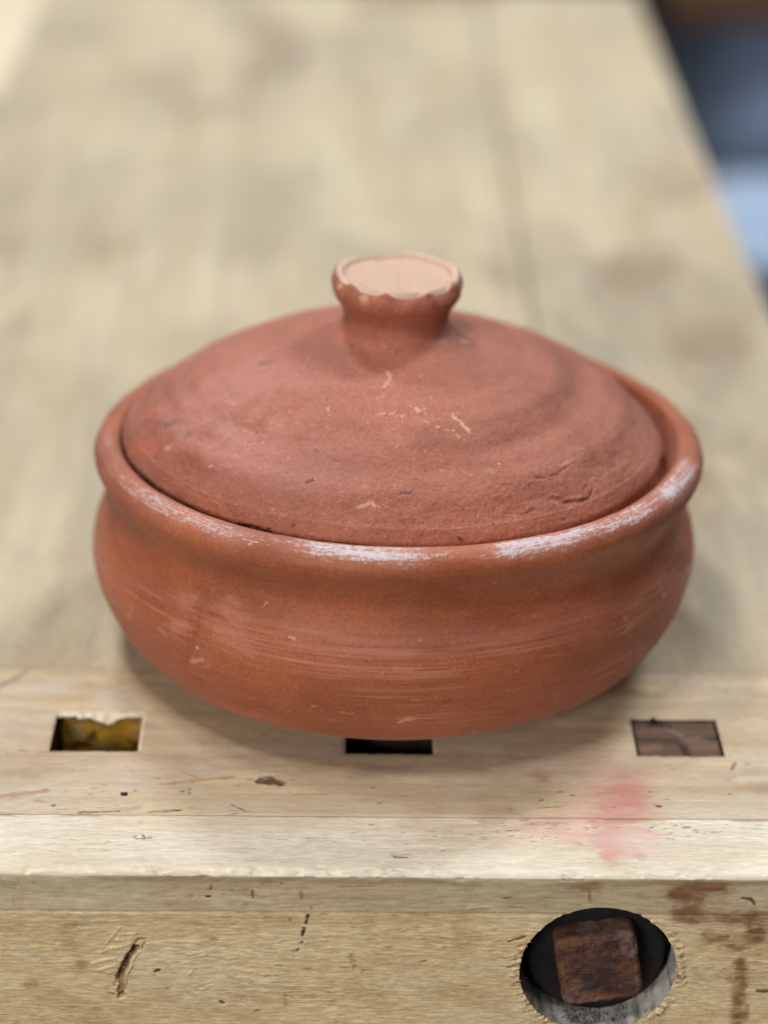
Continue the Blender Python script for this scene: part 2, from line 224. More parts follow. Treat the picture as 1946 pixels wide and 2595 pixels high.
MARKS["top"] = [
    ([[0.1004,0.6613,0.0],[0.0965,0.6493,0.0],[0.0932,0.6419,0.0]],0.00755,(184,118,106),0.75,0,1),
    ([[0.102,0.6598,0.0],[0.1017,0.6493,0.0]],0.00622,(200,136,122),0.6,0,1),
    ([[0.0722,0.6699,0.0],[0.073,0.6689,0.0]],0.0032,(184,118,106),0.65,0,1),
    ([[0.0664,0.6372,0.0],[0.0918,0.636,0.0],[0.0959,0.6261,0.0]],0.00622,(222,165,158),0.55,0,1),
    ([[0.0915,0.6783,0.0],[0.0953,0.6721,-0.0]],0.00799,(190,140,132),0.3,0,1),
    ([[0.0912,0.6303,0.0],[0.0936,0.6205,0.0]],0.004,(214,140,136),0.5,0,1),
    ([[0.0644,0.6867,0.0],[0.0971,0.6896,0.0]],0.00533,(170,125,115),0.35,0,1),
    ([[0.1023,0.6234,0.0],[0.103,0.622,0.0]],0.00178,(190,140,145),0.5,0,0.9),
    ([[0.1429,0.6787,0.0],[0.1411,0.6746,-0.0]],0.00071,(150,60,50),0.7,0,0.5),
    ([[0.112,0.652,0.0],[0.1125,0.652,0.0]],0.00098,(14,12,22),1,-0.3,0.2),
    ([[0.1112,0.6527,0.0],[0.1107,0.6524,0.0]],0.00027,(30,25,30),0.8,0,0.5),
    ([[0.0124,0.6616,0.0],[0.0137,0.662,0.0]],0.00037,(62,48,44),0.85,-0.15,0.5),
    ([[0.0151,0.6522,0.0],[0.0163,0.6525,0.0]],0.00037,(62,48,44),0.85,-0.15,0.5),
    ([[0.0118,0.6396,-0.0],[0.0129,0.6399,0.0]],0.00027,(62,48,44),0.85,-0.15,0.5),
    ([[0.0335,0.6329,0.0],[0.0347,0.6332,0.0]],0.00021,(62,48,44),0.85,-0.15,0.5),
    ([[0.0359,0.6247,0.0],[0.0371,0.625,0.0]],0.00021,(62,48,44),0.85,-0.15,0.5),
    ([[0.0822,0.6578,0.0],[0.0834,0.6581,0.0]],0.00037,(62,48,44),0.85,-0.15,0.5),
    ([[0.078,0.6598,0.0],[0.0792,0.6601,0.0]],0.00037,(62,48,44),0.85,-0.15,0.5),
    ([[0.071,0.6546,0.0],[0.0723,0.6549,0.0]],0.00032,(62,48,44),0.85,-0.15,0.5),
    ([[0.0905,0.6585,0.0],[0.0918,0.6588,0.0]],0.00027,(62,48,44),0.85,-0.15,0.5),
    ([[0.1095,0.6602,0.0],[0.1107,0.6606,0.0]],0.00032,(62,48,44),0.85,-0.15,0.5),
    ([[0.1151,0.6558,0.0],[0.1163,0.6561,0.0]],0.00027,(62,48,44),0.85,-0.15,0.5),
    ([[0.0958,0.6504,0.0],[0.097,0.6508,0.0]],0.00032,(62,48,44),0.85,-0.15,0.5),
    ([[0.0548,0.6364,0.0],[0.056,0.6367,0.0]],0.00021,(62,48,44),0.85,-0.15,0.5),
    ([[0.1076,0.6388,0.0],[0.1088,0.6392,0.0]],0.00027,(62,48,44),0.85,-0.15,0.5),
    ([[0.1338,0.6409,0.0],[0.135,0.6412,0.0]],0.00021,(62,48,44),0.85,-0.15,0.5),
    ([[0.1373,0.6591,0.0],[0.1386,0.6594,0.0]],0.00021,(62,48,44),0.85,-0.15,0.5),
    ([[0.072,0.6407,0.0],[0.0728,0.641,0.0]],0.00027,(92,68,52),0.56063640579403,-0.1,0.5),
    ([[0.0964,0.639,0.0],[0.0974,0.639,-0.0]],0.00035,(92,68,52),0.5106730573765801,-0.1,0.5),
    ([[0.0741,0.641,0.0],[0.0766,0.6408,0.0]],0.00023,(92,68,52),0.7226609386809294,-0.1,0.5),
    ([[0.074,0.64,0.0],[0.0759,0.6399,0.0]],0.00025,(92,68,52),0.7418593431965389,-0.1,0.5),
    ([[0.0758,0.6416,0.0],[0.0779,0.6417,0.0]],0.00031,(92,68,52),0.4711160696963138,-0.1,0.5),
    ([[0.0637,0.6426,-0.0],[0.0661,0.6426,0.0]],0.00039,(92,68,52),0.5200982958293299,-0.1,0.5),
    ([[0.0882,0.6398,0.0],[0.0906,0.6398,0.0]],0.00037,(92,68,52),0.5655784172526929,-0.1,0.5),
    ([[0.0571,0.6398,0.0],[0.0582,0.6396,0.0]],0.00021,(92,68,52),0.4172953876288994,-0.1,0.5),
    ([[0.0928,0.6413,0.0],[0.0945,0.6414,0.0]],0.00024,(92,68,52),0.5371373061688625,-0.1,0.5),
    ([[0.0822,0.6431,0.0],[0.0831,0.6431,0.0]],0.00027,(92,68,52),0.5105219339838734,-0.1,0.5),
    ([[0.054,0.6364,0.0],[0.0557,0.6362,-0.0]],0.00025,(92,68,52),0.4403917754871438,-0.1,0.5),
    ([[0.0817,0.6418,0.0],[0.0836,0.642,0.0]],0.00035,(92,68,52),0.5324267981486939,-0.1,0.5),
    ([[0.0784,0.6382,0.0],[0.0804,0.638,0.0]],0.00019,(92,68,52),0.781895039336938,-0.1,0.5),
    ([[0.0665,0.6306,0.0],[0.0677,0.6303,0.0]],0.00018,(92,68,52),0.7100957740900594,-0.1,0.5),
    ([[0.0375,0.6363,0.0],[0.0399,0.6364,0.0]],0.00032,(92,68,52),0.47656608192349575,-0.1,0.5),
    ([[0.0622,0.642,0.0],[0.0649,0.6421,0.0]],0.00026,(92,68,52),0.40375858653582586,-0.1,0.5),
    ([[0.0807,0.6423,0.0],[0.082,0.6425,0.0]],0.00035,(92,68,52),0.43884088527955645,-0.1,0.5),
    ([[0.0885,0.6427,0.0],[0.0892,0.6429,0.0]],0.00022,(92,68,52),0.4674681085215057,-0.1,0.5),
    ([[0.0668,0.6404,0.0],[0.0684,0.6406,0.0]],0.00019,(92,68,52),0.7990546108352362,-0.1,0.5),
    ([[0.0852,0.639,0.0],[0.0866,0.6387,0.0]],0.00035,(92,68,52),0.5911047852092169,-0.1,0.5),
    ([[0.0716,0.638,0.0],[0.0731,0.6381,0.0]],0.00019,(92,68,52),0.7557201666469483,-0.1,0.5),
    ([[0.0803,0.6381,0.0],[0.0814,0.6382,0.0]],0.00018,(92,68,52),0.48322619727944016,-0.1,0.5),
    ([[0.0746,0.6332,0.0],[0.0752,0.633,0.0]],0.00021,(92,68,52),0.6261376801635504,-0.1,0.5),
    ([[0.0874,0.6429,0.0],[0.0894,0.6428,0.0]],0.00038,(92,68,52),0.6978905142560698,-0.1,0.5),
    ([[0.0635,0.6429,0.0],[0.0659,0.6427,0.0]],0.00022,(92,68,52),0.7698309486074912,-0.1,0.5),
    ([[0.0582,0.6367,0.0],[0.0601,0.6365,0.0]],0.00036,(92,68,52),0.6112095571018398,-0.1,0.5),
    ([[0.0563,0.6366,0.0],[0.0588,0.6364,0.0]],0.00024,(92,68,52),0.42975222724261736,-0.1,0.5),
    ([[0.1123,0.6413,-0.0],[0.1129,0.6411,0.0]],0.00033,(92,68,52),0.45105311503058754,-0.1,0.5),
    ([[0.095,0.6419,0.0],[0.0959,0.6418,0.0]],0.00019,(92,68,52),0.6276823743348815,-0.1,0.5),
    ([[0.07,0.6318,0.0],[0.0705,0.6315,0.0]],0.00023,(92,68,52),0.4052441108525068,-0.1,0.5),
    ([[0.0764,0.6414,0.0],[0.0786,0.6412,0.0]],0.00036,(92,68,52),0.6202433587712074,-0.1,0.5),
    ([[0.079,0.6408,0.0],[0.0802,0.6406,0.0]],0.00033,(92,68,52),0.7094295435677094,-0.1,0.5),
    ([[0.052,0.6417,0.0],[0.0526,0.6417,0.0]],0.00018,(92,68,52),0.5955324904942699,-0.1,0.5),
    ([[0.0855,0.6381,0.0],[0.0868,0.638,0.0]],0.00021,(92,68,52),0.6091945168526045,-0.1,0.5),
    ([[0.1025,0.6428,0.0],[0.1032,0.6428,0.0]],0.00036,(92,68,52),0.5524632102410576,-0.1,0.5),
    ([[0.0741,0.6389,0.0],[0.0756,0.6387,0.0]],0.00023,(92,68,52),0.4380478682434388,-0.1,0.5),
    ([[0.0877,0.6387,-0.0],[0.0894,0.6388,0.0]],0.00037,(92,68,52),0.7431375822759703,-0.1,0.5),
    ([[0.0723,0.6412,0.0],[0.0733,0.6414,0.0]],0.00037,(92,68,52),0.7345767899712256,-0.1,0.5),
    ([[0.0448,0.6385,0.0],[0.0472,0.6388,0.0]],0.00021,(92,68,52),0.4597227851347768,-0.1,0.5),
    ([[0.0558,0.6427,-0.0],[0.0584,0.6426,-0.0]],0.0003,(92,68,52),0.4022248496058712,-0.1,0.5),
    ([[0.0627,0.6372,0.0],[0.0648,0.6372,0.0]],0.00029,(92,68,52),0.4302737311146098,-0.1,0.5),
    ([[0.071,0.6335,0.0],[0.0732,0.6332,0.0]],0.00026,(92,68,52),0.650680223112382,-0.1,0.5),
    ([[0.0603,0.6368,0.0],[0.0629,0.6369,0.0]],0.00025,(92,68,52),0.7645632522354695,-0.1,0.5),
    ([[0.0592,0.6336,-0.0],[0.061,0.6336,0.0]],0.00035,(92,68,52),0.4562670268168933,-0.1,0.5),
    ([[0.0732,0.6384,0.0],[0.074,0.6387,0.0]],0.00032,(92,68,52),0.45757530830916016,-0.1,0.5),
    ([[0.0747,0.6402,-0.0],[0.076,0.6402,0.0]],0.00038,(92,68,52),0.5401763429491719,-0.1,0.5),
    ([[0.1152,0.6401,0.0],[0.1172,0.6403,-0.0]],0.00025,(110,92,72),0.5962757774559264,-0.1,0.5),
    ([[0.1153,0.6382,0.0],[0.1158,0.6379,-0.0]],0.00018,(110,92,72),0.6489321844772432,-0.1,0.5),
    ([[0.1196,0.634,0.0],[0.1204,0.634,0.0]],0.00035,(110,92,72),0.548572326438891,-0.1,0.5),
    ([[0.1056,0.6367,0.0],[0.1077,0.637,0.0]],0.00031,(110,92,72),0.5954668212215543,-0.1,0.5),
    ([[0.1125,0.635,0.0],[0.1143,0.6351,0.0]],0.00029,(110,92,72),0.6783465348655566,-0.1,0.5),
    ([[0.111,0.6381,-0.0],[0.1126,0.6382,0.0]],0.00034,(110,92,72),0.4691105814553941,-0.1,0.5),
    ([[0.113,0.636,0.0],[0.1149,0.6361,0.0]],0.00035,(110,92,72),0.5201980113301714,-0.1,0.5),
    ([[0.1191,0.6382,0.0],[0.1196,0.6384,0.0]],0.00025,(110,92,72),0.562059340160791,-0.1,0.5),
    ([[0.1138,0.6358,0.0],[0.1158,0.6357,0.0]],0.00024,(110,92,72),0.446815762321591,-0.1,0.5),
    ([[0.129,0.6368,0.0],[0.1309,0.6367,0.0]],0.00035,(110,92,72),0.4936710579177457,-0.1,0.5),
    ([[0.1201,0.6397,-0.0],[0.1221,0.6394,0.0]],0.00022,(110,92,72),0.6333756805947888,-0.1,0.5),
    ([[0.1189,0.6389,0.0],[0.1209,0.6391,0.0]],0.00023,(110,92,72),0.6371327077935616,-0.1,0.5),
    ([[0.1142,0.6364,0.0],[0.1151,0.6364,0.0]],0.00035,(110,92,72),0.4472558105393682,-0.1,0.5),
    ([[0.1187,0.6408,0.0],[0.1194,0.6411,0.0]],0.00023,(110,92,72),0.6977636716738447,-0.1,0.5),
    ([[0.1135,0.6326,0.0],[0.1151,0.6325,0.0]],0.0003,(110,92,72),0.6857838790044053,-0.1,0.5),
    ([[0.1225,0.6367,0.0],[0.1241,0.6366,0.0]],0.00028,(110,92,72),0.5657061692083957,-0.1,0.5),
    ([[0.1144,0.6414,0.0],[0.1157,0.6416,0.0]],0.00033,(110,92,72),0.4504104088919192,-0.1,0.5),
    ([[0.1197,0.6391,0.0],[0.1213,0.6389,-0.0]],0.00025,(110,92,72),0.4985266212454371,-0.1,0.5),
    ([[0.1126,0.6384,-0.0],[0.1145,0.6387,0.0]],0.00018,(110,92,72),0.688028326160008,-0.1,0.5),
    ([[0.1186,0.6394,-0.0],[0.1204,0.6396,0.0]],0.00033,(110,92,72),0.5660575919045798,-0.1,0.5),
    ([[0.1089,0.6403,0.0],[0.1106,0.6401,0.0]],0.00021,(110,92,72),0.611937449580938,-0.1,0.5),
    ([[0.1271,0.6367,0.0],[0.1289,0.6365,0.0]],0.00024,(110,92,72),0.5761681009559804,-0.1,0.5),
    ([[0.1226,0.6377,0.0],[0.1236,0.6377,0.0]],0.00034,(110,92,72),0.669148703098471,-0.1,0.5),
    ([[0.1163,0.6407,0.0],[0.1172,0.6405,0.0]],0.00029,(110,92,72),0.5985850705005986,-0.1,0.5),
    ([[0.1126,0.6328,-0.0],[0.1136,0.6326,-0.0]],0.00029,(110,92,72),0.6674864573092048,-0.1,0.5),
    ([[0.1248,0.6359,0.0],[0.1264,0.6359,0.0]],0.00029,(110,92,72),0.5581276554081137,-0.1,0.5),
    ([[0.0527,0.6344,0.0],[0.0534,0.6342,0.0]],0.00025,(140,108,80),0.4992342219326733,-0.05,0.5),
    ([[0.0394,0.6353,0.0],[0.0404,0.6354,0.0]],0.00025,(140,108,80),0.32853776912805915,-0.05,0.5),
    ([[0.0495,0.6415,0.0],[0.0514,0.6417,0.0]],0.00025,(140,108,80),0.6914067145846874,-0.05,0.5),
    ([[0.0507,0.6377,0.0],[0.0512,0.6375,0.0]],0.00025,(140,108,80),0.5493448265618704,-0.05,0.5),
    ([[0.0458,0.6345,0.0],[0.0477,0.6348,-0.0]],0.00025,(140,108,80),0.4912326356699489,-0.05,0.5),
    ([[0.0497,0.6315,0.0],[0.0519,0.6314,0.0]],0.00025,(140,108,80),0.6263668149190011,-0.05,0.5),
    ([[0.0448,0.6308,0.0],[0.0464,0.6311,-0.0]],0.00025,(140,108,80),0.46491873709468357,-0.05,0.5),
    ([[0.0563,0.6351,0.0],[0.0584,0.6352,0.0]],0.00025,(140,108,80),0.5762929924812186,-0.05,0.5),
    ([[0.0493,0.6393,0.0],[0.0507,0.6395,0.0]],0.00025,(140,108,80),0.3071781530338819,-0.05,0.5),
    ([[0.0577,0.6394,0.0],[0.0588,0.6393,0.0]],0.00025,(140,108,80),0.46284506902070033,-0.05,0.5),
    ([[0.0392,0.6387,0.0],[0.0403,0.6386,-0.0]],0.00025,(140,108,80),0.40239527904880723,-0.05,0.5),
    ([[0.0455,0.6341,-0.0],[0.0465,0.6342,0.0]],0.00025,(140,108,80),0.6658014882847917,-0.05,0.5),
    ([[0.0537,0.6299,0.0],[0.0543,0.6296,0.0]],0.00025,(140,108,80),0.36639628595174556,-0.05,0.5),
    ([[0.0497,0.6328,0.0],[0.052,0.6327,0.0]],0.00025,(140,108,80),0.6562214483086022,-0.05,0.5),
    ([[0.044,0.634,0.0],[0.0452,0.634,-0.0]],0.00025,(140,108,80),0.696123317491218,-0.05,0.5),
    ([[0.0486,0.6318,0.0],[0.0507,0.6321,0.0]],0.00025,(140,108,80),0.6885578164938078,-0.05,0.5),
    ([[0.0442,0.6298,0.0],[0.0459,0.6296,0.0]],0.00025,(140,108,80),0.33028466302664433,-0.05,0.5),
    ([[0.0488,0.6358,0.0],[0.0507,0.6361,0.0]],0.00025,(140,108,80),0.6066666269339136,-0.05,0.5),
    ([[0.0488,0.6319,0.0],[0.0494,0.6321,0.0]],0.00025,(140,108,80),0.4312562845228568,-0.05,0.5),
    ([[0.055,0.6346,0.0],[0.0562,0.6344,0.0]],0.00025,(140,108,80),0.368749886022292,-0.05,0.5),
    ([[0.0206,0.6213,0.0],[0.0239,0.621,0.0]],0.0008,(70,66,68),0.85,-0.4,0.5),
    ([[0.0194,0.6217,0.0],[0.0248,0.6216,-0.0]],0.00142,(170,150,125),0.4,0,1),
    ([[0.0122,0.6717,0.0],[0.0237,0.6718,0.0]],0.00337,(176,160,148),0.5,0,1),
    ([[0.0468,0.6553,0.0],[0.059,0.6562,0.0]],0.00213,(160,125,92),0.4,0,1),
    ([[0.0382,0.6567,0.0],[0.0487,0.6583,0.0]],0.00231,(200,182,160),0.4,0,1),
    ([[-0.0257,0.6654,0.0],[-0.0201,0.6651,0.0]],0.00229,(92,70,58),1,-0.6,0.4),
    ([[-0.0205,0.6671,0.0],[-0.0192,0.6673,0.0]],0.00069,(190,165,145),0.8,0,0.5),
    ([[-0.0193,0.6651,0.0],[-0.0148,0.6658,0.0]],0.00076,(170,120,85),0.5,0,1),
    ([[-0.1154,0.6546,0.0],[-0.1068,0.6564,-0.0],[-0.1003,0.6581,0.0]],0.00122,(176,116,80),0.65,0,0.9),
    ([[-0.1033,0.6522,0.0],[-0.0999,0.6514,0.0]],0.00069,(176,120,88),0.5,0,0.9),
    ([[-0.0612,0.6628,0.0],[-0.0501,0.6647,-0.0],[-0.036,0.6675,0.0]],0.00076,(176,122,80),0.7,0,0.9),
    ([[-0.0878,0.6454,0.0],[-0.0739,0.6462,0.0]],0.00053,(110,75,58),0.8,-0.1,0.5),
    ([[-0.0636,0.6458,0.0],[-0.0534,0.6472,0.0]],0.00053,(120,85,65),0.7,-0.1,0.5),
    ([[-0.0549,0.6469,0.0],[-0.0527,0.6474,0.0]],0.00031,(50,38,34),0.9,-0.2,0.5),
    ([[-0.0755,0.6469,-0.0],[-0.0675,0.6482,-0.0]],0.00115,(150,140,132),0.6,0,1),
    ([[-0.0359,0.6506,0.0],[-0.0329,0.6484,-0.0],[-0.0298,0.646,0.0]],0.00031,(95,85,62),0.8,0,0.5),
    ([[-0.0139,0.6569,0.0],[-0.0027,0.6568,0.0]],0.00023,(90,75,62),0.7,0,0.5),
    ([[-0.0681,0.6785,0.0],[-0.0618,0.6754,0.0]],0.00027,(130,125,135),0.6,0,0.5),
    ([[-0.075,0.675,0.0],[-0.0711,0.6697,0.0]],0.00023,(165,140,115),0.5,0,0.5),
    ([[-0.0534,0.6699,0.0],[-0.048,0.6669,0.0]],0.00031,(120,100,88),0.6,0,0.5),
    ([[-0.0698,0.6588,0.0],[-0.0694,0.659,0.0]],0.00038,(70,52,44),0.8,-0.2,0.5),
    ([[-0.0534,0.6583,0.0],[-0.053,0.6586,0.0]],0.00053,(70,52,44),0.8,-0.2,0.5),
    ([[-0.0509,0.6598,0.0],[-0.0505,0.6601,0.0]],0.00038,(70,52,44),0.8,-0.2,0.5),
    ([[-0.0971,0.6494,-0.0],[-0.0966,0.6496,0.0]],0.00046,(70,52,44),0.8,-0.2,0.5),
    ([[-0.0852,0.6563,0.0],[-0.0848,0.6566,0.0]],0.00023,(70,52,44),0.8,-0.2,0.5),
    ([[-0.0928,0.671,0.0],[-0.0923,0.6712,0.0]],0.00023,(70,52,44),0.8,-0.2,0.5),
    ([[-0.0116,0.6736,0.0],[-0.0111,0.6739,-0.0]],0.00031,(70,52,44),0.8,-0.2,0.5),
    ([[-0.0508,0.6572,0.0],[-0.0503,0.6575,0.0]],0.00038,(70,52,44),0.8,-0.2,0.5),
    ([[-0.0679,0.6314,0.0],[-0.0669,0.632,0.0]],0.00069,(160,145,130),0.7,0,0.5),
    ([[-0.0668,0.6308,0.0],[-0.0642,0.6305,0.0]],0.00038,(45,38,40),0.95,-0.8,0.5),
    ([[-0.0648,0.6327,0.0],[-0.0641,0.6314,0.0]],0.00046,(60,50,50),0.9,-0.6,0.5),
    ([[-0.0632,0.6308,0.0],[-0.0617,0.6317,0.0]],0.00038,(60,48,48),0.9,-0.6,0.5),
    ([[-0.0663,0.6318,0.0],[-0.0647,0.6318,0.0]],0.00046,(240,236,228),0.9,0.3,0.5),
    ([[-0.0667,0.6296,-0.0],[-0.0617,0.6299,0.0]],0.00038,(236,226,205),0.8,0.2,0.5),
    ([[-0.0165,0.6407,0.0],[-0.0128,0.6404,0.0]],0.00076,(180,150,115),0.5,0,1),
    ([[-0.0778,0.6405,0.0],[-0.0485,0.6384,-0.0]],0.00382,(224,205,165),0.4,0,1),
    ([[-0.0914,0.6317,-0.0],[-0.0684,0.6332,0.0]],0.00229,(222,204,166),0.35,0,1),
    ([[-0.1258,0.7254,0.0],[-0.1217,0.7308,0.0],[-0.1168,0.737,0.0]],0.00069,(120,112,108),0.75,-0.3,0.7),
    ([[-0.1246,0.7285,0.0],[-0.12,0.7301,0.0]],0.00084,(128,120,115),0.5,0,0.9),
    ([[-0.0868,0.7194,-0.0],[-0.0771,0.7166,0.0]],0.00367,(205,196,190),0.5,0,1),
    ([[-0.1133,0.7212,0.0],[-0.1076,0.7205,0.0]],0.00183,(180,160,150),0.3,0,1),
    ([[-0.1149,0.6791,0.0],[-0.0999,0.6805,0.0]],0.00122,(186,140,112),0.45,0,1),
    ([[-0.1169,0.6943,0.0],[-0.106,0.6875,0.0]],0.00344,(186,155,135),0.4,0,1),
    ([[0.1465,0.6783,0.0],[0.1476,0.6783,0.0]],0.00061,(140,125,95),0.6,0,0.5),
    ([[0.1508,0.6818,-0.0],[0.1549,0.6811,0.0]],0.00151,(222,212,190),0.5,0,1),
    ([[0.1433,0.6676,0.0],[0.153,0.6691,0.0]],0.00227,(226,216,195),0.5,0,1),
    ([[0.1189,0.6746,0.0],[0.1254,0.675,0.0]],0.00091,(170,140,105),0.4,0,1),
    ([[0.0999,0.6644,0.0],[0.0954,0.6463,0.0]],0.01332,(200,140,128),0.45,0,1),
    ([[0.0835,0.6388,0.0],[0.0988,0.6376,0.0]],0.01066,(222,178,168),0.5,0,1),
    ([[0.0743,0.6749,0.0],[0.1047,0.6769,0.0]],0.00977,(196,158,146),0.35,0,1),
    ([[0.1015,0.6319,0.0],[0.1063,0.6291,0.0]],0.00799,(232,196,190),0.4,0,1),
    ([[0.0532,0.6457,0.0],[0.0753,0.6431,0.0]],0.00533,(176,142,110),0.45,0,1),
    ([[0.0281,0.6381,0.0],[0.0543,0.6341,0.0]],0.00622,(206,180,146),0.5,0,1),  # strip centre browned: the pot's soft shadow painted in
    ([[0.0443,0.6776,0.0],[0.0682,0.6639,0.0]],0.00799,(170,142,112),0.35,0,1),
    ([[-0.0547,0.6773,0.0],[-0.0204,0.6778,0.0]],0.00611,(172,146,116),0.4,0,1),
    ([[-0.0413,0.641,0.0],[-0.0048,0.6428,0.0]],0.00458,(212,190,156),0.45,0,1),  # left part of the pot shadow painted on the strip
    ([[-0.1197,0.7159,0.0],[-0.1021,0.7281,0.0]],0.00611,(214,206,190),0.4,0,1),
]
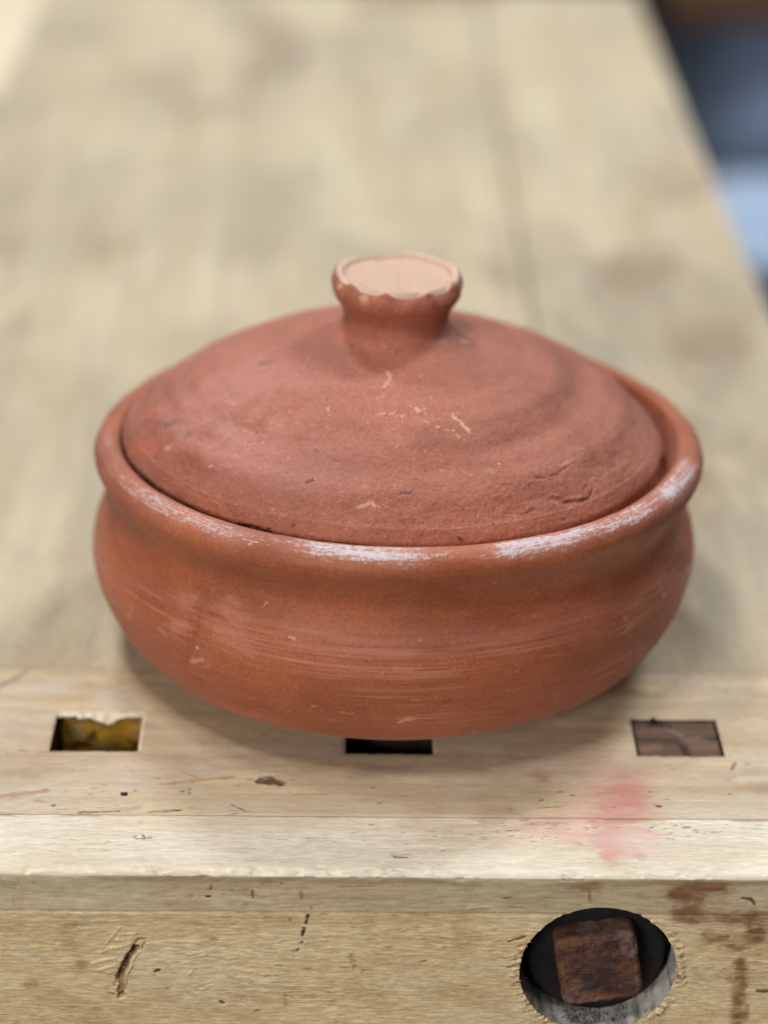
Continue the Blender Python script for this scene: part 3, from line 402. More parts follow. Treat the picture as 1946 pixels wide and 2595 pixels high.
MARKS["face"] = [
    ([[-0.0664,0.6119,-0.0318],[-0.0682,0.6119,-0.0346],[-0.07,0.6119,-0.0382],[-0.0715,0.6119,-0.0418],[-0.0726,0.6119,-0.045]],0.00115,(98,66,46),1,-2.6,0.5),
    ([[-0.0719,0.6119,-0.0461],[-0.0717,0.6119,-0.0489],[-0.0724,0.6119,-0.0522]],0.00135,(160,125,88),0.9,-1.2,0.4),
    ([[-0.0672,0.6119,-0.0304],[-0.0657,0.6119,-0.0283],[-0.0629,0.6119,-0.0279]],0.00036,(96,76,58),0.8,-0.5,0.5),
    ([[-0.0647,0.6119,-0.0325],[-0.0632,0.6119,-0.029]],0.00026,(110,88,66),0.8,-0.6,0.5),
    ([[-0.0758,0.6119,-0.0515],[-0.0744,0.6119,-0.0518]],0.00042,(70,52,40),0.9,-1,0.5),
    ([[-0.073,0.6119,-0.0522],[-0.0707,0.6119,-0.0518]],0.00042,(62,46,38),0.9,-1,0.5),
    ([[-0.0733,0.6119,-0.0439],[-0.0743,0.6119,-0.0482]],0.00026,(92,72,55),0.8,-0.8,0.5),
    ([[-0.0699,0.6119,-0.0453],[-0.0704,0.6119,-0.0496]],0.00026,(92,72,55),0.8,-0.8,0.5),
    ([[-0.0812,0.6119,-0.0383],[-0.0767,0.6119,-0.0368],[-0.0733,0.6119,-0.0361]],0.00036,(222,198,160),0.75,0.55,0.7),
    ([[-0.0802,0.6119,-0.0415],[-0.0762,0.6119,-0.04],[-0.0734,0.6119,-0.0389]],0.00036,(222,198,160),0.75,0.55,0.7),
    ([[-0.073,0.6119,-0.0287],[-0.0674,0.6119,-0.0276]],0.00036,(222,198,160),0.75,0.55,0.7),
    ([[-0.0737,0.6119,-0.0319],[-0.0686,0.6119,-0.0301]],0.00036,(222,198,160),0.75,0.55,0.7),
    ([[-0.0788,0.6119,-0.0337],[-0.0742,0.6119,-0.0319]],0.00036,(222,198,160),0.75,0.55,0.7),
    ([[-0.0764,0.6119,-0.0298],[-0.0717,0.6119,-0.0234]],0.00036,(222,198,160),0.75,0.55,0.7),
    ([[-0.0701,0.6119,-0.0432],[-0.0677,0.6119,-0.0382]],0.00036,(222,198,160),0.75,0.55,0.7),
    ([[-0.0689,0.6119,-0.0389],[-0.0656,0.6119,-0.0332]],0.00036,(222,198,160),0.75,0.55,0.7),
    ([[-0.0769,0.6119,-0.0422],[-0.074,0.6119,-0.0418]],0.00036,(222,198,160),0.75,0.55,0.7),
    ([[-0.0718,0.6119,-0.0262],[-0.0662,0.6119,-0.0256]],0.00036,(222,198,160),0.75,0.55,0.7),
    ([[-0.0496,0.6119,-0.0345],[-0.0429,0.6119,-0.0327]],0.00031,(226,206,170),0.6,0.35,0.7),
    ([[-0.048,0.6119,-0.0359],[-0.0429,0.6119,-0.0341]],0.00031,(226,206,170),0.6,0.35,0.7),
    ([[-0.0493,0.6119,-0.0437],[-0.0475,0.6119,-0.0409]],0.00031,(226,206,170),0.6,0.35,0.7),
    ([[-0.0477,0.6119,-0.048],[-0.042,0.6119,-0.0462]],0.00031,(226,206,170),0.6,0.35,0.7),
    ([[-0.0449,0.6119,-0.0494],[-0.042,0.6119,-0.048]],0.00031,(226,206,170),0.6,0.35,0.7),
    ([[-0.0503,0.6119,-0.038],[-0.048,0.6119,-0.0373]],0.00031,(226,206,170),0.6,0.35,0.7),
    ([[-0.0602,0.6119,-0.0418],[-0.0591,0.6119,-0.0413]],0.00063,(50,22,44),1,-0.5,0.5),
    ([[-0.0384,0.6119,-0.0548],[-0.0375,0.6119,-0.0552]],0.00068,(48,26,30),1,-0.6,0.5),
    ([[-0.0422,0.6119,-0.0102],[-0.0413,0.6119,-0.0102]],0.00042,(48,28,24),1,-0.4,0.5),
    ([[-0.0407,0.6119,-0.0052],[-0.041,0.6119,-0.0069]],0.00047,(92,62,44),0.8,0,0.5),
    ([[-0.043,0.6119,-0.0072],[-0.0408,0.6119,-0.007]],0.00021,(80,60,46),0.7,0,0.5),
    ([[-0.0272,0.6119,-0.0075],[-0.0271,0.6119,-0.0099]],0.00052,(98,52,36),0.9,0,0.5),
    ([[-0.0397,0.6119,-0.0068],[-0.0281,0.6119,-0.0069]],0.00016,(110,90,70),0.6,0,0.5),
    ([[-0.0301,0.6119,-0.013],[-0.0289,0.6119,-0.013]],0.00063,(164,116,76),0.55,0,0.9),
    ([[-0.0407,0.6119,-0.0277],[-0.0398,0.6119,-0.0277]],0.00104,(164,116,76),0.55,0,0.9),
    ([[-0.0569,0.6119,-0.0487],[-0.0555,0.6119,-0.0487]],0.00047,(164,116,76),0.55,0,0.9),
    ([[-0.0814,0.6119,-0.058],[-0.0792,0.6119,-0.058]],0.00083,(164,116,76),0.55,0,0.9),
    ([[-0.0892,0.6119,-0.0222],[-0.0864,0.6119,-0.0222]],0.00125,(164,116,76),0.55,0,0.9),
    ([[-0.0232,0.6119,-0.0185],[-0.0209,0.6119,-0.0185]],0.00094,(164,116,76),0.55,0,0.9),
    ([[-0.0611,0.6119,-0.0431],[-0.06,0.6119,-0.0431]],0.00052,(164,116,76),0.55,0,0.9),
    ([[-0.1036,0.6119,-0.0477],[-0.1014,0.6119,-0.0477]],0.00156,(164,116,76),0.55,0,0.9),
    ([[-0.086,0.6119,-0.039],[-0.0843,0.6119,-0.039]],0.00156,(164,116,76),0.55,0,0.9),
    ([[-0.0268,0.6119,-0.0586],[-0.0251,0.6119,-0.0583]],0.00047,(112,72,48),0.8,0,0.5),
    ([[-0.0381,0.6119,-0.0499],[-0.0361,0.6119,-0.0499]],0.00021,(100,70,50),0.7,0,0.5),
    ([[-0.0943,0.6119,-0.0542],[-0.0936,0.6119,-0.0542]],0.00021,(100,80,55),0.6,0,0.5),
    ([[-0.1092,0.6119,-0.0182],[-0.1095,0.6119,-0.0252]],0.00031,(226,212,188),0.6,0.1,0.7),
    ([[-0.1053,0.6119,-0.0178],[-0.1054,0.6119,-0.022]],0.00031,(226,212,188),0.6,0.1,0.7),
    ([[-0.107,0.6119,-0.0082],[-0.1077,0.6119,-0.0154]],0.00031,(226,212,188),0.6,0.1,0.7),
    ([[-0.102,0.6119,-0.0126],[-0.1019,0.6119,-0.0143]],0.00031,(226,212,188),0.6,0.1,0.7),
    ([[-0.0933,0.6119,-0.0108],[-0.0946,0.6119,-0.0143]],0.00031,(226,212,188),0.6,0.1,0.7),
    ([[-0.1094,0.6119,-0.0031],[-0.1084,0.6119,-0.0041]],0.00031,(226,212,188),0.6,0.1,0.7),
    ([[-0.111,0.6119,-0.0294],[-0.1123,0.6119,-0.0378]],0.00031,(226,212,188),0.6,0.1,0.7),
    ([[-0.103,0.6119,-0.0258],[-0.1029,0.6119,-0.0286]],0.00031,(226,212,188),0.6,0.1,0.7),
    ([[-0.1047,0.6119,-0.0075],[-0.1041,0.6119,-0.0061]],0.00031,(226,212,188),0.6,0.1,0.7),
    ([[-0.1089,0.6119,-0.0507],[-0.1086,0.6119,-0.0557]],0.00031,(226,212,188),0.6,0.1,0.7),
    ([[-0.1003,0.6119,-0.0219],[-0.101,0.6119,-0.0244]],0.00031,(226,212,188),0.6,0.1,0.7),
    ([[-0.0475,0.6119,-0.0111],[-0.0452,0.6119,-0.0101]],0.00031,(226,212,188),0.6,0.1,0.7),
    ([[-0.0087,0.6119,-0.0175],[-0.0093,0.6119,-0.0212]],0.00057,(52,26,34),0.95,-0.2,0.5),
    ([[-0.01,0.6119,-0.0233],[-0.0105,0.6119,-0.0261]],0.00063,(52,26,34),0.95,-0.2,0.5),
    ([[-0.0111,0.6119,-0.029],[-0.0099,0.6119,-0.0289]],0.00031,(40,22,26),0.95,-0.3,0.5),
    ([[-0.0099,0.6119,-0.0289],[-0.0094,0.6119,-0.0289]],0.00036,(240,228,200),0.9,0.3,0.5),
    ([[-0.0122,0.6119,-0.0322],[-0.0118,0.6119,-0.0321]],0.00052,(34,20,40),1,-0.4,0.5),
    ([[-0.0076,0.6119,-0.0139],[-0.0075,0.6119,-0.0146]],0.00042,(140,92,66),0.7,0,0.5),
    ([[-0.0111,0.6119,-0.0081],[-0.0107,0.6119,-0.0105]],0.00063,(146,102,74),0.7,0,0.5),
    ([[-0.0174,0.6119,-0.0045],[-0.0173,0.6119,-0.0047]],0.00036,(60,44,38),0.9,-0.3,0.5),
    ([[-0.0148,0.6119,-0.0191],[-0.0146,0.6119,-0.0195]],0.00063,(160,92,66),0.7,0,0.5),
    ([[-0.0241,0.6119,-0.0044],[-0.0213,0.6119,-0.0037]],0.00073,(112,102,86),0.7,0,0.9),
    ([[-0.0221,0.6119,-0.0023],[-0.0216,0.6119,-0.0022]],0.00042,(84,76,68),0.8,0,0.5),
    ([[-0.0035,0.6119,-0.026],[0.001,0.6119,-0.0256]],0.00026,(230,206,168),0.6,0.3,0.7),
    ([[-0.0068,0.6119,-0.0313],[-0.0007,0.6119,-0.0311]],0.00026,(230,206,168),0.6,0.3,0.7),
    ([[-0.0063,0.6119,-0.0359],[-0.0018,0.6119,-0.0355]],0.00026,(230,206,168),0.6,0.3,0.7),
    ([[-0.0147,0.6119,-0.0319],[-0.0127,0.6119,-0.0318]],0.00026,(230,206,168),0.6,0.3,0.7),
    ([[-0.0192,0.6119,-0.0293],[-0.0164,0.6119,-0.0275]],0.00026,(230,206,168),0.6,0.3,0.7),
    ([[-0.0158,0.6119,-0.036],[-0.0113,0.6119,-0.0357]],0.00026,(230,206,168),0.6,0.3,0.7),
    ([[-0.0018,0.6119,-0.0234],[0.0015,0.6119,-0.0235]],0.00026,(230,206,168),0.6,0.3,0.7),
    ([[0.023,0.6119,-0.0339],[0.0281,0.6119,-0.0337]],0.00026,(230,206,168),0.6,0.3,0.7),
    ([[0.0228,0.6119,-0.024],[0.0239,0.6119,-0.0233]],0.00026,(230,206,168),0.6,0.3,0.7),
    ([[-0.0147,0.6119,-0.0511],[0.0046,0.6119,-0.0511]],0.00026,(230,206,168),0.6,0.3,0.7),
    ([[-0.0261,0.6119,-0.0591],[-0.0193,0.6119,-0.0587]],0.00026,(230,206,168),0.6,0.3,0.7),
    ([[0.0109,0.6119,-0.0168],[0.0131,0.6119,-0.0172]],0.00026,(230,206,168),0.6,0.3,0.7),
    ([[-0.0046,0.6119,-0.0278],[-0.0024,0.6119,-0.0281]],0.00026,(230,206,168),0.6,0.3,0.7),
    ([[0.0421,0.6119,-0.0166],[0.0483,0.6119,-0.0165]],0.00026,(230,206,168),0.6,0.3,0.7),
    ([[0.0443,0.6119,-0.014],[0.052,0.6119,-0.0135]],0.00026,(230,206,168),0.6,0.3,0.7),
    ([[-0.0191,0.6119,-0.014],[-0.0141,0.6119,-0.0136]],0.00026,(230,206,168),0.6,0.3,0.7),
    ([[-0.0036,0.6119,-0.0135],[0.0097,0.6119,-0.013]],0.00026,(230,206,168),0.6,0.3,0.7),
    ([[0.029,0.6119,-0.0367],[0.0315,0.6119,-0.0364]],0.00026,(110,82,58),0.8,0,0.5),
    ([[-0.027,0.6119,-0.0587],[-0.0258,0.6119,-0.0583]],0.00042,(90,62,44),0.9,0,0.5),
    ([[0.0061,0.6119,-0.0347],[0.0079,0.6119,-0.0404]],0.00094,(150,120,84),0.5,-0.5,1),
    ([[-0.0165,0.6119,-0.0514],[-0.0163,0.6119,-0.055]],0.00094,(178,128,78),0.6,0,0.8),
    ([[0.001,0.6119,-0.063],[0.0013,0.6119,-0.0632]],0.00031,(80,56,42),0.9,0,0.5),
    ([[0.0462,0.6119,-0.0058],[0.0464,0.6119,-0.0058]],0.00031,(90,70,52),0.8,0,0.5),
    ([[0.0563,0.6119,-0.0099],[0.0586,0.6119,-0.0095]],0.00036,(88,68,52),0.8,0,0.5),
    ([[0.0019,0.6119,-0.0054],[0.0135,0.6119,-0.0054]],0.00021,(112,92,70),0.7,0,0.5),
    ([[0.026,0.6119,-0.0167],[0.031,0.6119,-0.017]],0.00094,(160,118,78),0.5,0,0.9),
    ([[0.0422,0.6119,-0.0183],[0.0426,0.6119,-0.0309],[0.0469,0.6119,-0.0252]],0.00313,(172,136,86),0.35,0,1),
    ([[0.0395,0.6119,-0.0042],[0.0483,0.6119,-0.0041]],0.00125,(150,118,82),0.5,0,1),
    ([[0.0064,0.6119,-0.0103],[0.023,0.6119,-0.0102]],0.00094,(160,140,112),0.4,0,1),
    ([[0.1127,0.6119,-0.0076],[0.116,0.6119,-0.0046],[0.122,0.6119,-0.0046],[0.1279,0.6119,-0.0041]],0.002,(126,82,54),0.9,0,1),
    ([[0.1164,0.6119,-0.0094],[0.1174,0.6119,-0.0105]],0.00144,(126,82,54),0.6,0,0.9),
    ([[0.1223,0.6119,-0.0016],[0.1288,0.6119,-0.0009]],0.00078,(150,104,76),0.6,0,0.9),
    ([[0.0811,0.6119,-0.0042],[0.0864,0.6119,-0.0034]],0.00111,(140,98,66),0.6,0,0.9),
    ([[0.0848,0.6119,-0.0063],[0.0853,0.6119,-0.0107]],0.00056,(140,98,66),0.7,0,0.7),
    ([[0.0786,0.6119,-0.0119],[0.0822,0.6119,-0.0122]],0.00056,(150,112,78),0.5,0,0.5),
    ([[0.136,0.6119,-0.0092],[0.139,0.6119,-0.0095],[0.1406,0.6119,-0.0117]],0.00056,(70,46,36),0.9,-0.3,0.5),
    ([[0.1339,0.6119,-0.0052],[0.1351,0.6119,-0.0155]],0.00033,(206,186,160),0.6,0,0.5),
    ([[0.1345,0.6119,-0.0052],[0.1351,0.6119,-0.0052]],0.00072,(206,190,168),0.6,0,0.5),
    ([[0.1266,0.6119,-0.0271],[0.1286,0.6119,-0.0268]],0.00078,(118,78,52),0.5,0,0.9),
    ([[0.1328,0.6119,-0.0293],[0.1348,0.6119,-0.029]],0.00067,(118,78,52),0.5,0,0.9),
    ([[0.1389,0.6119,-0.0169],[0.1409,0.6119,-0.0166]],0.00089,(118,78,52),0.5,0,0.9),
    ([[0.1407,0.6119,-0.0236],[0.1427,0.6119,-0.0233]],0.00078,(118,78,52),0.5,0,0.9),
    ([[0.12,0.6119,-0.0193],[0.122,0.6119,-0.019]],0.00133,(118,78,52),0.5,0,0.9),
    ([[0.1144,0.6119,-0.0171],[0.1164,0.6119,-0.0168]],0.00167,(118,78,52),0.5,0,0.9),
    ([[0.1342,0.6119,-0.0185],[0.1363,0.6119,-0.0181]],0.00144,(118,78,52),0.5,0,0.9),
    ([[0.1421,0.6119,-0.0259],[0.1441,0.6119,-0.0255]],0.00111,(118,78,52),0.5,0,0.9),
    ([[0.1301,0.6119,-0.026],[0.1321,0.6119,-0.0256]],0.00111,(118,78,52),0.5,0,0.9),
    ([[0.1204,0.6119,-0.0171],[0.1224,0.6119,-0.0168]],0.00144,(118,78,52),0.5,0,0.9),
    ([[0.1379,0.6119,-0.0357],[0.1382,0.6119,-0.0456],[0.1391,0.6119,-0.0629]],0.00178,(150,98,52),0.7,0,1),
    ([[0.1421,0.6119,-0.0549],[0.142,0.6119,-0.0611]],0.001,(150,98,52),0.6,0,0.8),
    ([[0.1451,0.6119,-0.0485],[0.1487,0.6119,-0.0488]],0.00078,(86,54,38),0.9,0,0.5),
    ([[0.134,0.6119,-0.0432],[0.1351,0.6119,-0.0426]],0.0005,(150,108,70),0.7,0,0.5),
    ([[0.1423,0.6119,-0.038],[0.1421,0.6119,-0.0418]],0.00022,(228,206,170),0.7,0,0.5),
    ([[0.0591,0.6119,-0.0282],[0.0615,0.6119,-0.0273],[0.0644,0.6119,-0.0261]],0.00056,(84,56,38),0.9,-0.6,0.5),
    ([[0.1138,0.6119,-0.0068],[0.1208,0.6119,-0.0053],[0.1291,0.6119,-0.0045]],0.00361,(134,92,60),0.8999999999999999,0,1),
    ([[0.1169,0.6119,-0.0156],[0.1302,0.6119,-0.0177],[0.1434,0.6119,-0.0176]],0.00416,(134,92,60),0.75,0,1),
    ([[0.1262,0.6119,-0.026],[0.136,0.6119,-0.0282],[0.144,0.6119,-0.0243]],0.00319,(134,92,60),0.8250000000000001,0,1),
    ([[0.1381,0.6119,-0.038],[0.1396,0.6119,-0.0611]],0.00278,(134,92,60),0.75,0,1),
    ([[0.0794,0.6119,-0.0049],[0.0876,0.6119,-0.0049]],0.00236,(134,92,60),0.75,0,1),
    ([[0.1397,0.6119,-0.0169],[0.1428,0.6119,-0.0244]],0.00278,(134,92,60),0.8999999999999999,0,1),
    ([[0.1207,0.6119,-0.0112],[0.1183,0.6119,-0.0178]],0.00278,(134,92,60),0.6000000000000001,0,1),
    ([[-0.1019,0.6119,-0.0477],[-0.0854,0.6119,-0.0577]],0.00365,(176,132,82),0.3,0,1),
    ([[-0.0625,0.6119,-0.0532],[-0.0285,0.6119,-0.0602]],0.00365,(176,132,82),0.3,0,1),
    ([[-0.0905,0.6119,-0.0215],[-0.0858,0.6119,-0.0405]],0.0026,(176,132,82),0.3,0,1),
    ([[-0.0329,0.6119,-0.0515],[-0.0187,0.6119,-0.0572]],0.00365,(180,136,84),0.35,0,1),
    ([[0.0381,0.6119,-0.0495],[0.0584,0.6119,-0.0566]],0.00417,(180,136,84),0.35,0,1),
    ([[0.0068,0.6119,-0.0483],[0.0184,0.6119,-0.0569]],0.00313,(180,136,84),0.25,0,1),
]


def _over(col, m, c):
    """lay colour c over the RGBA mark layer with opacity m"""
    a = m + col[:, 3]*(1-m)
    k = np.where(a > 1e-6, m/np.maximum(a, 1e-6), 0)[:, None]
    col[:, :3] = c*k + col[:, :3]*(1-k); col[:, 3] = a
def paint(co, marks, col, disp, ragged=0.55, freq=900.0, grain=(1.0, 1.0, 1.0)):
    """co: N x 3 world points. Adds to col (N x 4) and disp (N, metres, outward); grain stretches the ragged edges."""
    g = np.array(grain)
    for pts, w, c, a, dep, soft in marks:
        d = np.full(len(co), 9.0)
        for i in range(len(pts)-1):
            s = pts[i+1]-pts[i]; L2 = max((s*s).sum(), 1e-12)
            t = np.clip(((co-pts[i])@s)/L2, 0, 1)
            d = np.minimum(d, np.linalg.norm(co-(pts[i]+t[:, None]*s), axis=1))
        n = fbm(co*g, min(freq, 2.2/max(w, 2e-4)), 4, 5, 0.6)
        fine = fbm(co*g, freq*1.5, 3, 9, 0.6)
        v = 1.0 - d/(w*1.45) + (n-0.5)*ragged*2.0*np.minimum(1, d/(w*0.5)) + (fine-0.5)*0.45*ragged
        mk = sstep(0.31-soft*0.33, 0.31+soft*0.45+0.03, v)*(d < w*2.1)
        k = np.clip(0.55+0.85*fine, 0, 1) if soft < 0.95 else np.clip(0.05+1.6*fbm(co*g, 520, 4, 13, 0.62), 0, 1.15)*np.clip(0.35+1.2*n, 0, 1)
        _over(col, np.clip(mk*a*k, 0, 1), lin(c))
        if dep: disp += dep*1e-3*mk*(0.7+0.6*fine)
def paint_all(co, marks, ragged=0.55, freq=900.0, grain=(1.0, 1.0, 1.0)):
    col = np.zeros((len(co), 4)); disp = np.zeros(len(co))
    for pts, w, c, a, dep, soft in marks:
        p = np.array(pts, float); ext = w*2.2+0.001
        ids = np.nonzero(np.all((co > p.min(0)-ext) & (co < p.max(0)+ext), axis=1))[0]
        if len(ids) == 0: continue
        sub = col[ids]; sd = disp[ids]
        paint(co[ids], [(p, w, c, a, dep, soft)], sub, sd, ragged, freq, grain)
        col[ids] = sub; disp[ids] = sd
    return col, disp

# ---------------------------------------------------------------- mesh helpers
def mesh_obj(name, co, faces, mat, parent=None, col=None, smooth=True):
    me = bpy.data.meshes.new(name)
    faces = np.asarray(faces)
    if faces.ndim == 2:
        k = faces.shape[1]; nf = len(faces)
        me.vertices.add(len(co)); me.vertices.foreach_set("co", np.asarray(co, np.float32).ravel())
        me.loops.add(nf*k); me.loops.foreach_set("vertex_index", faces.astype(np.int32).ravel())
        me.polygons.add(nf); me.polygons.foreach_set("loop_start", np.arange(0, nf*k, k, dtype=np.int32))
        me.update(calc_edges=True); me.validate()
    else:
        me.from_pydata([tuple(c) for c in co], [], [tuple(f) for f in faces])
    if smooth: me.polygons.foreach_set("use_smooth", np.ones(len(me.polygons), bool))
    at = me.color_attributes.new("mark", 'FLOAT_COLOR', 'POINT')
    c4 = np.zeros((len(me.vertices), 4), np.float32)
    if col is not None: c4[:len(col)] = col
    at.data.foreach_set("color", c4.ravel())
    me.materials.append(mat)
    o = bpy.data.objects.new(name, me); COL.objects.link(o)
    if parent is not None:
        o.parent = parent
        if parent.type == 'EMPTY': o.location = -parent.location
    return o
def empty(name, loc, label, cat, group=None):
    o = bpy.data.objects.new(name, None); COL.objects.link(o); o.location = loc
    o.empty_display_size = 0.05
    o["label"] = label; o["category"] = cat
    if group: o["group"] = group
    return o
def grid_faces(nu, nv, wrap=False):
    """vertices laid out [u][v]; wrap joins last u to first"""
    u = np.arange(nu if wrap else nu-1); v = np.arange(nv-1)
    U, V = np.meshgrid(u, v, indexing='ij'); U2 = (U+1) % nu
    return np.stack([U*nv+V, U2*nv+V, U2*nv+V+1, U*nv+V+1], -1).reshape(-1, 4)
def box(name, lo, hi, mat, parent=None, bev=0.002, jitter=0.0, seed=0):
    import bmesh
    bm = bmesh.new(); bmesh.ops.create_cube(bm, size=1.0)
    lo = Vector(lo); hi = Vector(hi)
    for v in bm.verts:
        v.co = Vector((lo.x+(v.co.x+.5)*(hi.x-lo.x), lo.y+(v.co.y+.5)*(hi.y-lo.y), lo.z+(v.co.z+.5)*(hi.z-lo.z)))
    if bev: bmesh.ops.bevel(bm, geom=list(bm.edges), offset=bev, segments=2, affect='EDGES', profile=0.6)
    me = bpy.data.meshes.new(name); bm.to_mesh(me); bm.free()
    me.color_attributes.new("mark", 'FLOAT_COLOR', 'POINT')
    me.attributes["mark"].data.foreach_set("color", np.zeros(len(me.vertices)*4, np.float32))
    me.materials.append(mat)
    o = bpy.data.objects.new(name, me); COL.objects.link(o)
    if parent is not None:
        o.parent = parent
        if parent.type == 'EMPTY': o.location = -parent.location
    return o
def catmull(pts, n=40):
    pts = np.asarray(pts, float)
    p = np.vstack([2*pts[0]-pts[1], pts, 2*pts[-1]-pts[-2]]); out = []
    t = np.linspace(0, 1, n, endpoint=False)[:, None]
    for i in range(1, len(p)-2):
        a, b, c, d = p[i-1:i+3]
        out.append(.5*((2*b)+(-a+c)*t+(2*a-5*b+4*c-d)*t**2+(-a+3*b-3*c+d)*t**3))
    out.append(p[-2:-1]); return np.vstack(out)
def resample(c, step):
    d = np.r_[0, np.cumsum(np.linalg.norm(np.diff(c, axis=0), axis=1))]
    n = max(4, int(d[-1]/step)); s = np.linspace(0, d[-1], n+1)
    return np.stack([np.interp(s, d, c[:, k]) for k in range(c.shape[1])], -1)

# ---------------------------------------------------------------- materials
def new_mat(name):
    m = bpy.data.materials.new(name); m.use_nodes = True
    nt = m.node_tree; nt.nodes.clear()
    out = nt.nodes.new("ShaderNodeOutputMaterial"); b = nt.nodes.new("ShaderNodeBsdfPrincipled")
    nt.links.new(b.outputs[0], out.inputs[0])
    return m, nt, b
class N:
    def __init__(s, nt): s.nt = nt
    def lk(s, a, b): s.nt.links.new(a, b)
    def put(s, sock, v):
        if hasattr(v, "links") or isinstance(v, bpy.types.NodeSocket): s.lk(v, sock)
        else: sock.default_value = v
    def coords(s, scale=(1, 1, 1), loc=(0, 0, 0), rot=(0, 0, 0)):
        t = s.nt.nodes.new("ShaderNodeTexCoord"); m = s.nt.nodes.new("ShaderNodeMapping")
        m.inputs["Scale"].default_value = scale; m.inputs["Location"].default_value = loc; m.inputs["Rotation"].default_value = rot
        s.lk(t.outputs["Object"], m.inputs["Vector"]); return m.outputs[0]
    def noise(s, vec, scale=1, detail=4, rough=0.55, dist=0.0):
        n = s.nt.nodes.new("ShaderNodeTexNoise"); s.lk(vec, n.inputs["Vector"])
        n.inputs["Scale"].default_value = scale; n.inputs["Detail"].default_value = detail
        n.inputs["Roughness"].default_value = rough; n.inputs["Distortion"].default_value = dist
        return n.outputs["Fac"]
    def ramp(s, fac, a, b, lo=0.0, hi=1.0):
        n = s.nt.nodes.new("ShaderNodeMapRange"); n.interpolation_type = 'SMOOTHSTEP'
        s.lk(fac, n.inputs[0]); n.inputs[1].default_value = a; n.inputs[2].default_value = b
        n.inputs[3].default_value = lo; n.inputs[4].default_value = hi; return n.outputs[0]
    def math(s, op, a, b=0.0):
        n = s.nt.nodes.new("ShaderNodeMath"); n.operation = op; s.put(n.inputs[0], a); s.put(n.inputs[1], b); return n.outputs[0]
    def mix(s, fac, a, b, mode='MIX'):
        n = s.nt.nodes.new("ShaderNodeMix"); n.data_type = 'RGBA'; n.blend_type = mode
        s.put(n.inputs[0], fac); s.put(n.inputs[6], a); s.put(n.inputs[7], b); return n.outputs[2]
    def mark(s, base):
        a = s.nt.nodes.new("ShaderNodeAttribute"); a.attribute_name = "mark"
        return s.mix(a.outputs["Alpha"], base, a.outputs["Color"])
    def bump(s, h, strength, dist):
        n = s.nt.nodes.new("ShaderNodeBump"); n.inputs["Strength"].default_value = strength; n.inputs["Distance"].default_value = dist
        s.lk(h, n.inputs["Height"]); return n.outputs[0]
def C4(c): return (*[float(v) for v in lin(c)], 1.0)

